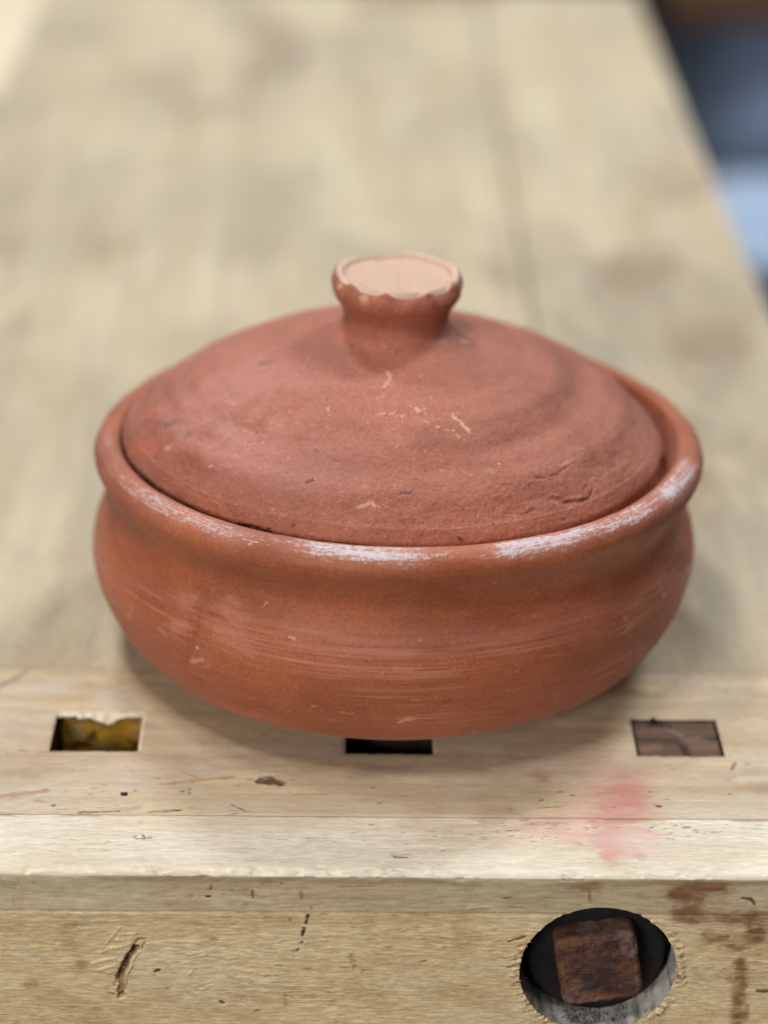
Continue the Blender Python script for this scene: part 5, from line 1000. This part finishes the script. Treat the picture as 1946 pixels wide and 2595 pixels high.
def crumbs():
    rng = np.random.default_rng(5); V = []; F = []
    for i in range(170):
        t = rng.normal(-math.pi/2, 0.30); y = YF+0.002+rng.random()*0.010; s = rng.uniform(0.00018, 0.0006)
        r = HR+0.0001-s*0.5
        c = np.array([HC[0]+r*math.cos(t), y, HC[1]+r*math.sin(t)])
        b = len(V); o = np.array([(1,0,0),(-1,0,0),(0,1,0),(0,-1,0),(0,0,1),(0,0,-1)])*s*rng.uniform(0.6, 1.3, (6, 1))
        V += list(c+o)
        F += [(b+4,b,b+2),(b+4,b+2,b+1),(b+4,b+1,b+3),(b+4,b+3,b),(b+5,b+2,b),(b+5,b+1,b+2),(b+5,b+3,b+1),(b+5,b,b+3)]
    o = mesh_obj("dust_crumbs", np.array(V), np.array(F), M_crumb, bench, smooth=False); o["kind"] = "stuff"
    # torn splinters standing off the hole edge
    V = []; F = []
    for i in range(60):
        side = rng.random() < 0.6
        t = rng.normal(math.pi*1.04, 0.42) if side else rng.normal(0.05, 0.55)
        r = HR + rng.uniform(-0.0004, 0.0022)
        c = np.array([HC[0]+r*math.cos(t), YF-0.0002, HC[1]+r*math.sin(t)])
        if c[2] > -0.0166: continue
        L = rng.uniform(0.0010, 0.0030); w = rng.uniform(0.00012, 0.0003)
        d = np.array([-1.0 if side else 1.0, -rng.uniform(0.05, 0.35), rng.normal(-0.15 if side else 0, 0.25)]); d /= np.linalg.norm(d)
        u = np.array([0, 0, 1.0])*w; b = len(V)
        V += [c-u, c+u, c+np.array([0, -w*1.4, 0]), c+d*L]
        F += [(b, b+2, b+3), (b+2, b+1, b+3), (b+1, b, b+3), (b, b+1, b+2)]
    o = mesh_obj("torn_splinters", np.array(V), np.array(F), M_splint, bench, smooth=False); o["kind"] = "stuff"
crumbs()

# -- long planks of the bench top, running away from the camera
edges = [XL, -0.060, 0.1000, XR]
for i in range(3):
    a, b = edges[i], edges[i+1]
    o = box("plank", (a+(0.0007 if i == 2 else 0.0001), YB+0.0002, -0.0885), (b-(0.0007 if i == 1 else 0.0001), YE, -0.0003-0.0002*(i % 2)), M_top, bench, 0.0003)
for x in (XL+0.03, XR-0.11):
    for y in (0.70, YE-0.12):
        box("leg", (x, y, FZ+0.001), (x+0.08, y+0.08, -0.0895), M_leg, bench, 0.004)

# ---------------------------------------------------------------- bench dog plugging the right hole
a, b = HOLES[2]
dg = empty("bench_dog", ((a+b)/2, (HY0+HY1)/2, -0.029), "dark brown end-grain bench dog filling the square hole right of the pot", "bench dog")
def dog():
    nx, ny = 90, 70
    xs = np.concatenate([[a+0.0006], np.linspace(a+0.0006, b-0.0006, nx), [b-0.0006]]); ys = np.concatenate([[HY0+0.0005], np.linspace(HY0+0.0005, HY1-0.0005, ny), [HY1-0.0005]])
    X, Y = np.meshgrid(xs, ys, indexing='ij'); co = np.stack([X, Y, np.full_like(X, -0.0009)], -1)
    co[0, :, 2] = co[-1, :, 2] = co[:, 0, 2] = co[:, -1, 2] = -0.0285
    co = co.reshape(-1, 3); top = co[:, 2] > -0.01
    cc = np.zeros((len(co), 4))
    u = (co[:, 0]-a)/(b-a); v = (HY1-co[:, 1])/(HY1-HY0)
    d = np.zeros(len(co))
    def line(p, q, w, c, al, dep):
        p, q = np.array(p), np.array(q); s = q-p; P2 = np.stack([u, v*0.75], -1); t = np.clip(((P2-p)@s)/(s@s), 0, 1)
        dd = np.linalg.norm(P2-(p+t[:, None]*s), axis=1)*(0.7+0.6*fbm(co, 600, 3, 151)); m = 1-sstep(w*0.4, w*1.3, dd)
        _over(cc, m*al, lin(c)); return -dep*m
    d += line((0.30, 0.03), (0.42, 0.12), 0.06, (48, 38, 34), 0.9, 0.0006)
    d += line((0.40, 0.14), (0.56, 0.30), 0.04, (150, 124, 106), 0.7, 0)
    d += line((0.04, 0.37), (0.50, 0.40), 0.035, (64, 46, 42), 0.85, 0.0005)
    d += line((0.80, 0.36), (1.0, 0.36), 0.03, (48, 42, 42), 0.95, 0.0006)
    d += line((0.55, 0.45), (0.58, 0.75), 0.05, (58, 42, 36), 0.85, 0.0006)
    d += line((0.08, 0.58), (0.25, 0.55), 0.07, (142, 112, 88), 0.7, 0)
    d += line((0.65, 0.42), (0.78, 0.40), 0.10, (138, 112, 94), 0.6, 0)
    d += line((0.70, 0.56), (0.95, 0.50), 0.08, (134, 104, 84), 0.6, 0)
    rim = np.minimum(np.minimum(u, 1-u), np.minimum(v, 1-v)); _over(cc, sstep(0.06, 0.015, rim)*0.85, lin((52, 38, 32)))
    d -= sstep(0.05, 0.0, rim)*0.0006; d += (fbm(co, 350, 4, 155)-0.5)*0.0007
    co[top, 2] += d[top]
    mesh_obj("dog_head", co, grid_faces(nx+2, ny+2), M_dog, dg, cc)
dog()

# ---------------------------------------------------------------- small loose bits on the bench
def lump(name, c, s, mat, label, cat, seed):
    import bmesh
    bm = bmesh.new(); bmesh.ops.create_icosphere(bm, subdivisions=3, radius=1.0)
    rng = np.random.default_rng(seed); ph = rng.random(3)*6
    for v in bm.verts:
        k = 1+0.16*math.sin(3*v.co.x+ph[0])*math.sin(4*v.co.y+ph[1])+0.08*math.sin(5*v.co.z+ph[2])
        v.co = Vector((v.co.x*s[0]*k, v.co.y*s[1]*k, (v.co.z+0.9)*s[2]*k))
    for f in bm.faces: f.smooth = True
    me = bpy.data.meshes.new(name); bm.to_mesh(me); bm.free(); me.materials.append(mat)
    o = bpy.data.objects.new(name, me); COL.objects.link(o); o.location = c
    o["label"] = label; o["category"] = cat; return o
lump("glass_bead", (0.1166, 0.7058, -0.0006), (0.0011, 0.0011, 0.0010), M_bead, "tiny bead painted bluish white for its shine on the bench dog's back corner", "bead", 1)
lump("paint_fleck", (-0.0733, 0.6562, 0.0), (0.0014, 0.0012, 0.0002), M_white, "tiny white paint fleck on the bench in front of the open hole", "paint fleck", 2)
def sliver():
    p = np.linspace(0, 1, 14); V = []; F = []
    for i, t in enumerate(p):
        w = 0.00028*math.sin(math.pi*min(max(t, 0.06), 0.97))**0.6+0.00004
        c = np.array([0.0698+0.0103*t, 0.6497+0.0012*t+0.0003*math.sin(t*3), 0.0003+0.0005*t])
        V += [c+(0, -w, 0), c+(0, 0, w*0.8), c+(0, w, 0), c+(0, 0, -w*0.6)]
    for i in range(13):
        for k in range(4): F.append((4*i+k, 4*i+(k+1) % 4, 4*i+4+(k+1) % 4, 4*i+4+k))
    o = mesh_obj("wood_sliver", np.array(V), np.array(F), M_splint)
    o["label"] = "thin pale wood sliver lying beside the red stain"; o["category"] = "wood sliver"
sliver()

# ---------------------------------------------------------------- clay pot and lid
BOWL = [(.0600,0),(.0815,.0008),(.0970,.0050),(.1054,.0136),(.1116,.0259),(.1144,.0381),(.1135,.0474),(.1106,.0560),(.1091,.0626),(.1102,.0686),(.1127,.0737),(.1140,.0774),(.1133,.0809),(.1108,.0834),(.1074,.0843),(.1048,.0836),(.1037,.0807)]
LID = [(.0995,.0740),(.1003,.0790),(.1010,.0835),(.0985,.0878),(.0965,.0893),(.082,.1016),(.062,.1119),(.042,.1188),(.030,.1221),(.0240,.1236),(.0210,.1255)]
KNOB = [(.0210,.1255),(.0200,.1275),(.0196,.1308),(.0209,.1348),(.0230,.1378),(.0240,.1412),(.0239,.1442),(.0228,.1462),(.0213,.1466),(.0198,.1459),(.0189,.1450),(.012,.1448),(.0005,.1449)]
QB = (.0218, .7694, .0600, -.0042, .0375, .0017); QL = (.0186, .7731, .0560, .0160, 0.0, -0.0004)
def xf(p, q):
    X0, Y0, tx, ty, sh, lift = q; x, y, z = p[..., 0], p[..., 1], p[..., 2]
    y2 = y*math.cos(tx)+z*math.sin(tx); z2 = z*math.cos(tx)-y*math.sin(tx)
    x2 = x*math.cos(ty)+z2*math.sin(ty); z3 = z2*math.cos(ty)-x*math.sin(ty)
    return np.stack([x2+X0+sh*np.clip(z-.05, -.02, 1), y2+Y0, z3+lift], -1)
def prof_normals(c):
    t = np.gradient(c, axis=0); t /= np.linalg.norm(t, axis=1)[:, None]+1e-12
    return np.stack([t[:, 1], -t[:, 0]], -1)
def thetas(nd, nc, half=math.pi*0.56):
    """denser on the side that faces the bench front (angle -pi/2)"""
    c = -math.pi/2
    d = np.linspace(c-half, c+half, nd, endpoint=False); e = np.linspace(c+half, c+2*math.pi-half, nc, endpoint=False)
    return np.concatenate([d, e])
class Lathe:
    def __init__(s, prof, step, th):
        s.c = resample(catmull(prof), step); s.n = prof_normals(s.c); s.th = th
        s.nv = len(s.c); s.T = np.repeat(th, s.nv); s.r = np.tile(s.c[:, 0], len(th)); s.z = np.tile(s.c[:, 1], len(th))
        s.nr = np.tile(s.n[:, 0], len(th)); s.nz = np.tile(s.n[:, 1], len(th)); s.k = np.tile(np.arange(s.nv), len(th))
        s.arc = np.tile(np.r_[0, np.cumsum(np.linalg.norm(np.diff(s.c, axis=0), axis=1))], len(th))
    def local(s, d=0.0, dz=0.0, dr=0.0):
        r = s.r + d*s.nr + dr; z = s.z + d*s.nz + dz
        return np.stack([r*np.cos(s.T), r*np.sin(s.T), z], -1)
    def faces(s): return grid_faces(len(s.th), s.nv, True)

def wrapn(T, r, z, fa, fz, oct=4, seed=0):
    """noise on the lathe, fa cycles per metre round, fz per metre up"""
    return fbm(np.stack([np.cos(T)*r*fa*1.0, np.sin(T)*r*fa, z*fz], -1), 1.0, oct, seed)

def build_bowl():
    pot = empty("clay_pot", (QB[0], QB[1], 0.0), "round red terracotta cooking pot with white scuffed rim on the bench", "pot")
    L = Lathe(BOWL, 0.00042, thetas(1250, 170))
    p0 = xf(L.local(), QB); T, r, z = L.T, L.r, L.z
    col, d = paint_all(p0, MARKS["bowl"], 0.9, 1100, (0.5, 0.5, 1.6))
    col[:, 3] *= 0.75; low = sstep(0.0, 0.02, z)
    d = d + (wrapn(T, r, z, 14, 20, 3, 201)-0.5)*0.0024*low + (wrapn(T, r, z, 12, 200, 3, 205)-0.5)*0.00042 + (wrapn(T, r, z, 60, 900, 3, 209)-0.5)*0.00014
    lipz = sstep(0.0735, 0.077, z)
    d += lipz*(wrapn(T, r, z, 40, 40, 4, 211)-0.5)*0.0009
    front = np.cos(T+math.pi/2)
    # brushed streak bands of paler slip round the belly
    st = wrapn(T, r, z, 26, 1100, 4, 221); env = wrapn(T, r, z, 22, 110, 4, 225)
    belly = sstep(0.004, 0.02, z)*sstep(0.066, 0.05, z)
    _over(col, np.clip(sstep(0.53, 0.68, st)*sstep(0.46, 0.62, env)*belly, 0, 1)*0.55, lin((196, 128, 108)))
    _over(col, sstep(0.56, 0.7, wrapn(T, r, z, 22, 900, 4, 231))*sstep(0.5, 0.7, wrapn(T, r, z, 18, 60, 3, 235))*0.28, lin((134, 70, 48)))
    ln = wrapn(T, r, z, 9, 2600, 3, 237)*0.6 + wrapn(T, r, z, 40, 3200, 2, 238)*0.4
    lz = sstep(0.010, 0.020, z)*sstep(0.058, 0.048, z)*sstep(0.40, 0.60, wrapn(T, r, z, 26, 90, 3, 239))
    _over(col, sstep(0.54, 0.66, ln)*lz*0.42, lin((196, 132, 112))); d += (ln-0.5)*0.00016*belly
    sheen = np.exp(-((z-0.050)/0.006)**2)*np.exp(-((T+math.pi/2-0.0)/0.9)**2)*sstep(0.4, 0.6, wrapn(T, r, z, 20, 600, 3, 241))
    _over(col, sheen*0.30, lin((190, 128, 120)))  # belly highlight laid on as a paler colour
    # crusty speckles low on the front
    sp = wrapn(T, r, z, 700, 1100, 2, 245)
    spm = sstep(0.82, 0.90, sp)*sstep(0.4, 0.6, wrapn(T, r, z, 60, 90, 3, 247))*(z < 0.05)
    _over(col, spm*0.35, lin((204, 150, 124))); d += spm*0.00006
    # white slip rubbed onto the lip
    ang = np.degrees(T)+90.0                      # 0 = towards camera, + = right
    ang = (ang+180) % 360-180
    def lobe(c, w): return np.exp(-((ang-c)/w)**4)
    s1 = wrapn(T, r, L.arc, 70, 1500, 4, 251); s2 = wrapn(T, r, L.arc, 520, 2600, 4, 255); s3 = wrapn(T, r, z, 60, 200, 3, 259)
    arc0 = L.arc[np.argmin(abs(L.z-0.0838)+abs(L.r-0.1098))]
    band = np.exp(-((L.arc-arc0-0.0002)/0.0036)**4)
    lowb = np.exp(-((L.arc-arc0+0.0040)/0.0026)**4)
    amt = 1.0*lobe(-8, 12) + 0.95*lobe(24, 8.5) + 0.30*lobe(12, 9) + 0.7*lobe(40, 10) + 0.70*lobe(-42, 19) + 0.45*lobe(-75, 20) + 0.8*lobe(66, 10) + 0.55*lobe(54, 8)
    base = amt*band + 0.40*amt*lowb
    m = sstep(0.44, 1.00, base*0.78 + 0.50*(s1-0.5)*2 + 0.62*(s2-0.5)*2 + 0.35*(fbm(p0, 1900, 2, 257)-0.5)*2)*sstep(0.12, 0.5, base)
    _over(col, np.clip(base, 0, 1)*0.42*s3*1.3*np.minimum(1, 1.2*amt), lin((206, 160, 150)))
    _over(col, np.clip(m, 0, 1)*np.where(ang < -28, 0.50, 0.82), lin((206, 202, 210)))
    d += m*0.00008
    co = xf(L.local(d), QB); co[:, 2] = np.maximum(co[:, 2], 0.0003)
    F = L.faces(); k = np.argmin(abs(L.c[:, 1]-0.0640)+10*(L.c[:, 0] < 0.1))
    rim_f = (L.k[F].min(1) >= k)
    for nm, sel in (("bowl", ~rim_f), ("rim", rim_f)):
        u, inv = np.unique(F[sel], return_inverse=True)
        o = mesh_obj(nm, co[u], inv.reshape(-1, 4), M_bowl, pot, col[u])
        if nm == "bowl": body = o
        else: o["label"] = "thick rolled lip scuffed with white slip"
    # inside wall and floor of the pot, and the foot
    for nm, pr in (("inner_wall", [(.1037,.0807),(.1026,.0760),(.1018,.0725),(.0975,.0715),(.0975,.066),(.1010,.050),(.098,.030),(.08,.012),(.04,.007),(.0005,.007)]), ("foot", [(.0005,.0006),(.02,.0004),(.0600,0)])):
        I = Lathe(pr, 0.002, np.linspace(0, 2*math.pi, 160, endpoint=False))
        q = xf(I.local(), QB); q[:, 2] = np.maximum(q[:, 2], 0.0003); mesh_obj(nm, q, I.faces(), M_bowl, pot)
    return pot
build_bowl()

def build_lid():
    base = xf(np.array([[0, 0, .074]]), QL)[0]
    lid = empty("pot_lid", tuple(base), "domed red terracotta lid with flat chipped knob resting in the pot", "lid")
    L = Lathe(LID, 0.00044, thetas(1000, 500, math.pi*0.66))
    p0 = xf(L.local(), QL); T, r, z = L.T, L.r, L.z
    col, d = paint_all(p0, MARKS["lid"], 0.85, 1000); d *= 0.6
    ang = (np.degrees(T)+90+180) % 360-180
    d += (fbm(p0, 16, 2, 301)-0.5)*0.0030*sstep(0.024, 0.04, r) + (fbm(p0, 75, 4, 305)-0.5)*0.0010*sstep(0.024, 0.034, r)
    # hand-thrown spiral: a shallow trough and shoulder on the right side
    right = sstep(-10, 40, ang)*sstep(170, 120, ang)
    sp_r = 0.076 - 0.00007*ang
    d += right*(0.0010*np.exp(-((r-sp_r+0.011)/0.007)**2) - 0.0017*np.exp(-((r-sp_r)/0.0055)**2) + 0.0010*np.exp(-((r-sp_r-0.013)/0.006)**2))
    d += np.exp(-((ang+5)/50)**2)*(-0.0008*np.exp(-((r-0.081)/0.0035)**2) + 0.0007*np.exp(-((r-0.091)/0.004)**2))
    d += 0.00022*np.sin(r*2*math.pi/0.0085 + T*1.0 + 2.0*fbm(p0, 25, 2, 307))*sstep(0.03, 0.045, r)*sstep(0.35, 0.65, fbm(p0, 22, 2, 309))*0.8
    edge = sstep(0.080, 0.096, r)
    d += edge*((wrapn(T, r, z, 80, 200, 4, 311)-0.5)*0.0007 + (wrapn(T, r, z, 500, 900, 3, 315)-0.5)*0.0004)
    d += (fbm(p0, 1400, 3, 323, 0.6)-0.5)*0.00030 + (wrapn(T, r, z, 500, 900, 3, 321)-0.5)*0.00022 + (wrapn(T, r, z, 24, 500, 4, 325)-0.5)*0.0003
    pit = sstep(0.74, 0.82, fbm(p0, 620, 2, 331))*sstep(0.45, 0.6, fbm(p0, 50, 3, 333)); d -= pit*0.00025
    _over(col, pit*0.3, lin((110, 56, 44)))
    cru = sstep(0.78, 0.85, fbm(p0, 800, 2, 341))*sstep(0.42, 0.58, fbm(p0, 45, 3, 343)); _over(col, cru*0.6, lin((218, 150, 122)))
    # pink lamp sheen on the left shoulder, painted into the colour
    lid_sheen = np.exp(-((ang+48)/36)**2)*sstep(0.035, 0.055, r)*sstep(0.098, 0.085, r)*sstep(0.35, 0.62, fbm(p0, 40, 4, 351))
    _over(col, lid_sheen*0.34, lin((208, 152, 142)))
    co = xf(L.local(d), QL)
    o = mesh_obj("dome", co, L.faces(), M_lid, lid, col)
    U = Lathe([(.0005,.118),(.03,.1155),(.06,.105),(.082,.0945),(.094,.083),(.0970,.0745),(.0995,.0740)], 0.002, np.linspace(0, 2*math.pi, 200, endpoint=False))
    u = mesh_obj("underside", xf(U.local(), QL), U.faces()[:, ::-1], M_lid, lid)
    K = Lathe(KNOB, 0.00040, np.linspace(0, 2*math.pi, 420, endpoint=False))
    T, r, z = K.T, K.r, K.z; p = xf(K.local(), QL)
    # pinched, chipped top edge
    e = np.exp(-((z-0.1448)/0.0036)**2)*sstep(0.0185, 0.0215, r)
    cuts = [(-2.72, 0.30, 0.8), (-2.08, 0.34, 1.2), (-1.42, 0.40, 1.5), (-0.78, 0.32, 1.5), (-0.22, 0.26, 0.7), (1.9, 0.5, 0.5)]
    sc = np.zeros(len(T))
    for c0, w0, a0 in cuts:
        dt = (T-c0+math.pi) % (2*math.pi)-math.pi; sc += a0*np.exp(-(dt/w0*1.25)**4)
    up_ = sstep(0.1425, 0.1465, z)
    d = -e*sc*0.0014 + (fbm(p, 240, 4, 401)-0.5)*0.0012*sstep(0.138, 0.142, z) + (fbm(p, 700, 3, 405)-0.5)*0.0003
    dz = -up_*sstep(0.0195, 0.0215, r)*sc*0.0010 + sstep(0.014, 0.019, r)*up_*0.0006*(1-np.clip(sc, 0, 1))
    co = xf(K.local(d, dz), QL)
    cc = np.zeros((len(T), 4))
    _over(cc, sstep(0.1424, 0.1446, z + 0.0014*(fbm(p, 500, 3, 411)-0.5))*sstep(0.0232, 0.0215, r)*np.clip(0.8+0.4*fbm(p, 900, 3, 412), 0, 1), lin((204, 170, 146)))
    ridge = np.exp(-((r-0.0216)/0.0011)**2)*(z > 0.1435)*np.clip(1.1-0.5*sc, 0.2, 1)
    _over(cc, ridge*0.5*sstep(0.3, 0.55, fbm(p, 420, 3, 415)), lin((226, 204, 186)))
    for (tt, zz, w) in ((-2.15, 0.1428, 0.0022), (-2.75, 0.1440, 0.0018)):
        q = np.array([0.0238*math.cos(tt), 0.0238*math.sin(tt), zz]); dd = np.linalg.norm(K.local()-q, axis=1)
        _over(cc, (1-sstep(w*0.5, w*1.3, dd))*0.75, lin((214, 166, 126)))
    dark = np.exp(-(((T-1.9+math.pi) % (2*math.pi)-math.pi)/0.7)**2)*np.exp(-((r-0.0205)/0.0012)**2)*(z > 0.144)
    _over(cc, dark*0.4, lin((140, 104, 92)))
    k = mesh_obj("knob", co, K.faces(), M_lid, lid, cc)
    k["label"] = "flat knob with pale chipped top edge"
build_lid()

# ---------------------------------------------------------------- blurred things beyond the bench
def tub(name, lo, hi, mat, label, cat, flare=0.03):
    import bmesh
    e = empty(name, ((lo[0]+hi[0])/2, (lo[1]+hi[1])/2, lo[2]), label, cat)
    cx, cy = e.location.x, e.location.y; hx, hy = (hi[0]-lo[0])/2, (hi[1]-lo[1])/2
    def ring(s, z, n=48, p=7.0):
        a = np.linspace(0, 2*np.pi, n, endpoint=False); k = (abs(np.cos(a))**p+abs(np.sin(a))**p)**(-1/p)
        return np.stack([cx+np.cos(a)*k*(hx+s), cy+np.sin(a)*k*(hy+s), np.full(n, z)], -1)
    h = hi[2]-lo[2]
    body = np.vstack([ring(-flare-0.06, lo[2]+0.002), ring(-flare, lo[2]+0.002), ring(-flare*0.3, lo[2]+h*0.7), ring(-0.012, hi[2]-0.03)])
    F = np.array([(k*48+i, k*48+(i+1) % 48, (k+1)*48+(i+1) % 48, (k+1)*48+i) for k in range(3) for i in range(48)])
    mesh_obj("tub_body", body, F, mat, e)
    lidr = np.vstack([ring(-0.012, hi[2]-0.03), ring(0.0, hi[2]-0.028), ring(0.0, hi[2]-0.008), ring(-0.012, hi[2]), ring(-0.05, hi[2]), ring(-0.06, hi[2]-0.006), ring(-min(hx, hy)+0.01, hi[2]-0.006)])
    F = np.array([(k*48+i, k*48+(i+1) % 48, (k+1)*48+(i+1) % 48, (k+1)*48+i) for k in range(6) for i in range(48)])
    mesh_obj("tub_lid", lidr, F, mat, e)
tub("storage_tub", (0.47, 2.66, FZ), (1.15, 3.00, FZ+0.28), M_bluel, "pale blue lidded plastic tub on the floor beside the bench", "tub", 0.012)
tub("storage_box", (0.485, 3.06, FZ), (1.30, 3.52, FZ+0.47), M_bluem, "slate blue plastic box behind the pale blue tub", "box", 0.006)
wbd = box("brown_board", (0.44, 3.03, FZ+0.4712), (1.36, 3.50, FZ+0.51), M_brown, None, 0.004)
wbd["label"] = "dark brown wooden board lying on the slate blue box"; wbd["category"] = "board"
cb = empty("steel_cabinet", (0.75, 4.35, FZ), "dark navy steel cabinet far behind the blue boxes", "cabinet")
box("cabinet_body", (0.25, 4.1, FZ+0.001), (1.9, 4.6, FZ+0.72), M_navy, cb, 0.01)
for x0 in (0.28, 1.09): box("cabinet_door", (x0, 4.085, FZ+0.04), (x0+0.78, 4.099, FZ+0.69), M_navy, cb, 0.004)
st = empty("side_table", (-0.46, 2.0, FZ), "pale wooden side table just past the bench's far left edge", "side table")
box("table_top", (-0.66, 1.72, -0.115), (-0.264, 2.35, -0.085), M_pine, st, 0.003)
for x in (-0.64, -0.324):
    for y in (1.75, 2.28): box("leg", (x, y, FZ+0.001), (x+0.04, y+0.04, -0.1155), M_pine, st, 0.002)
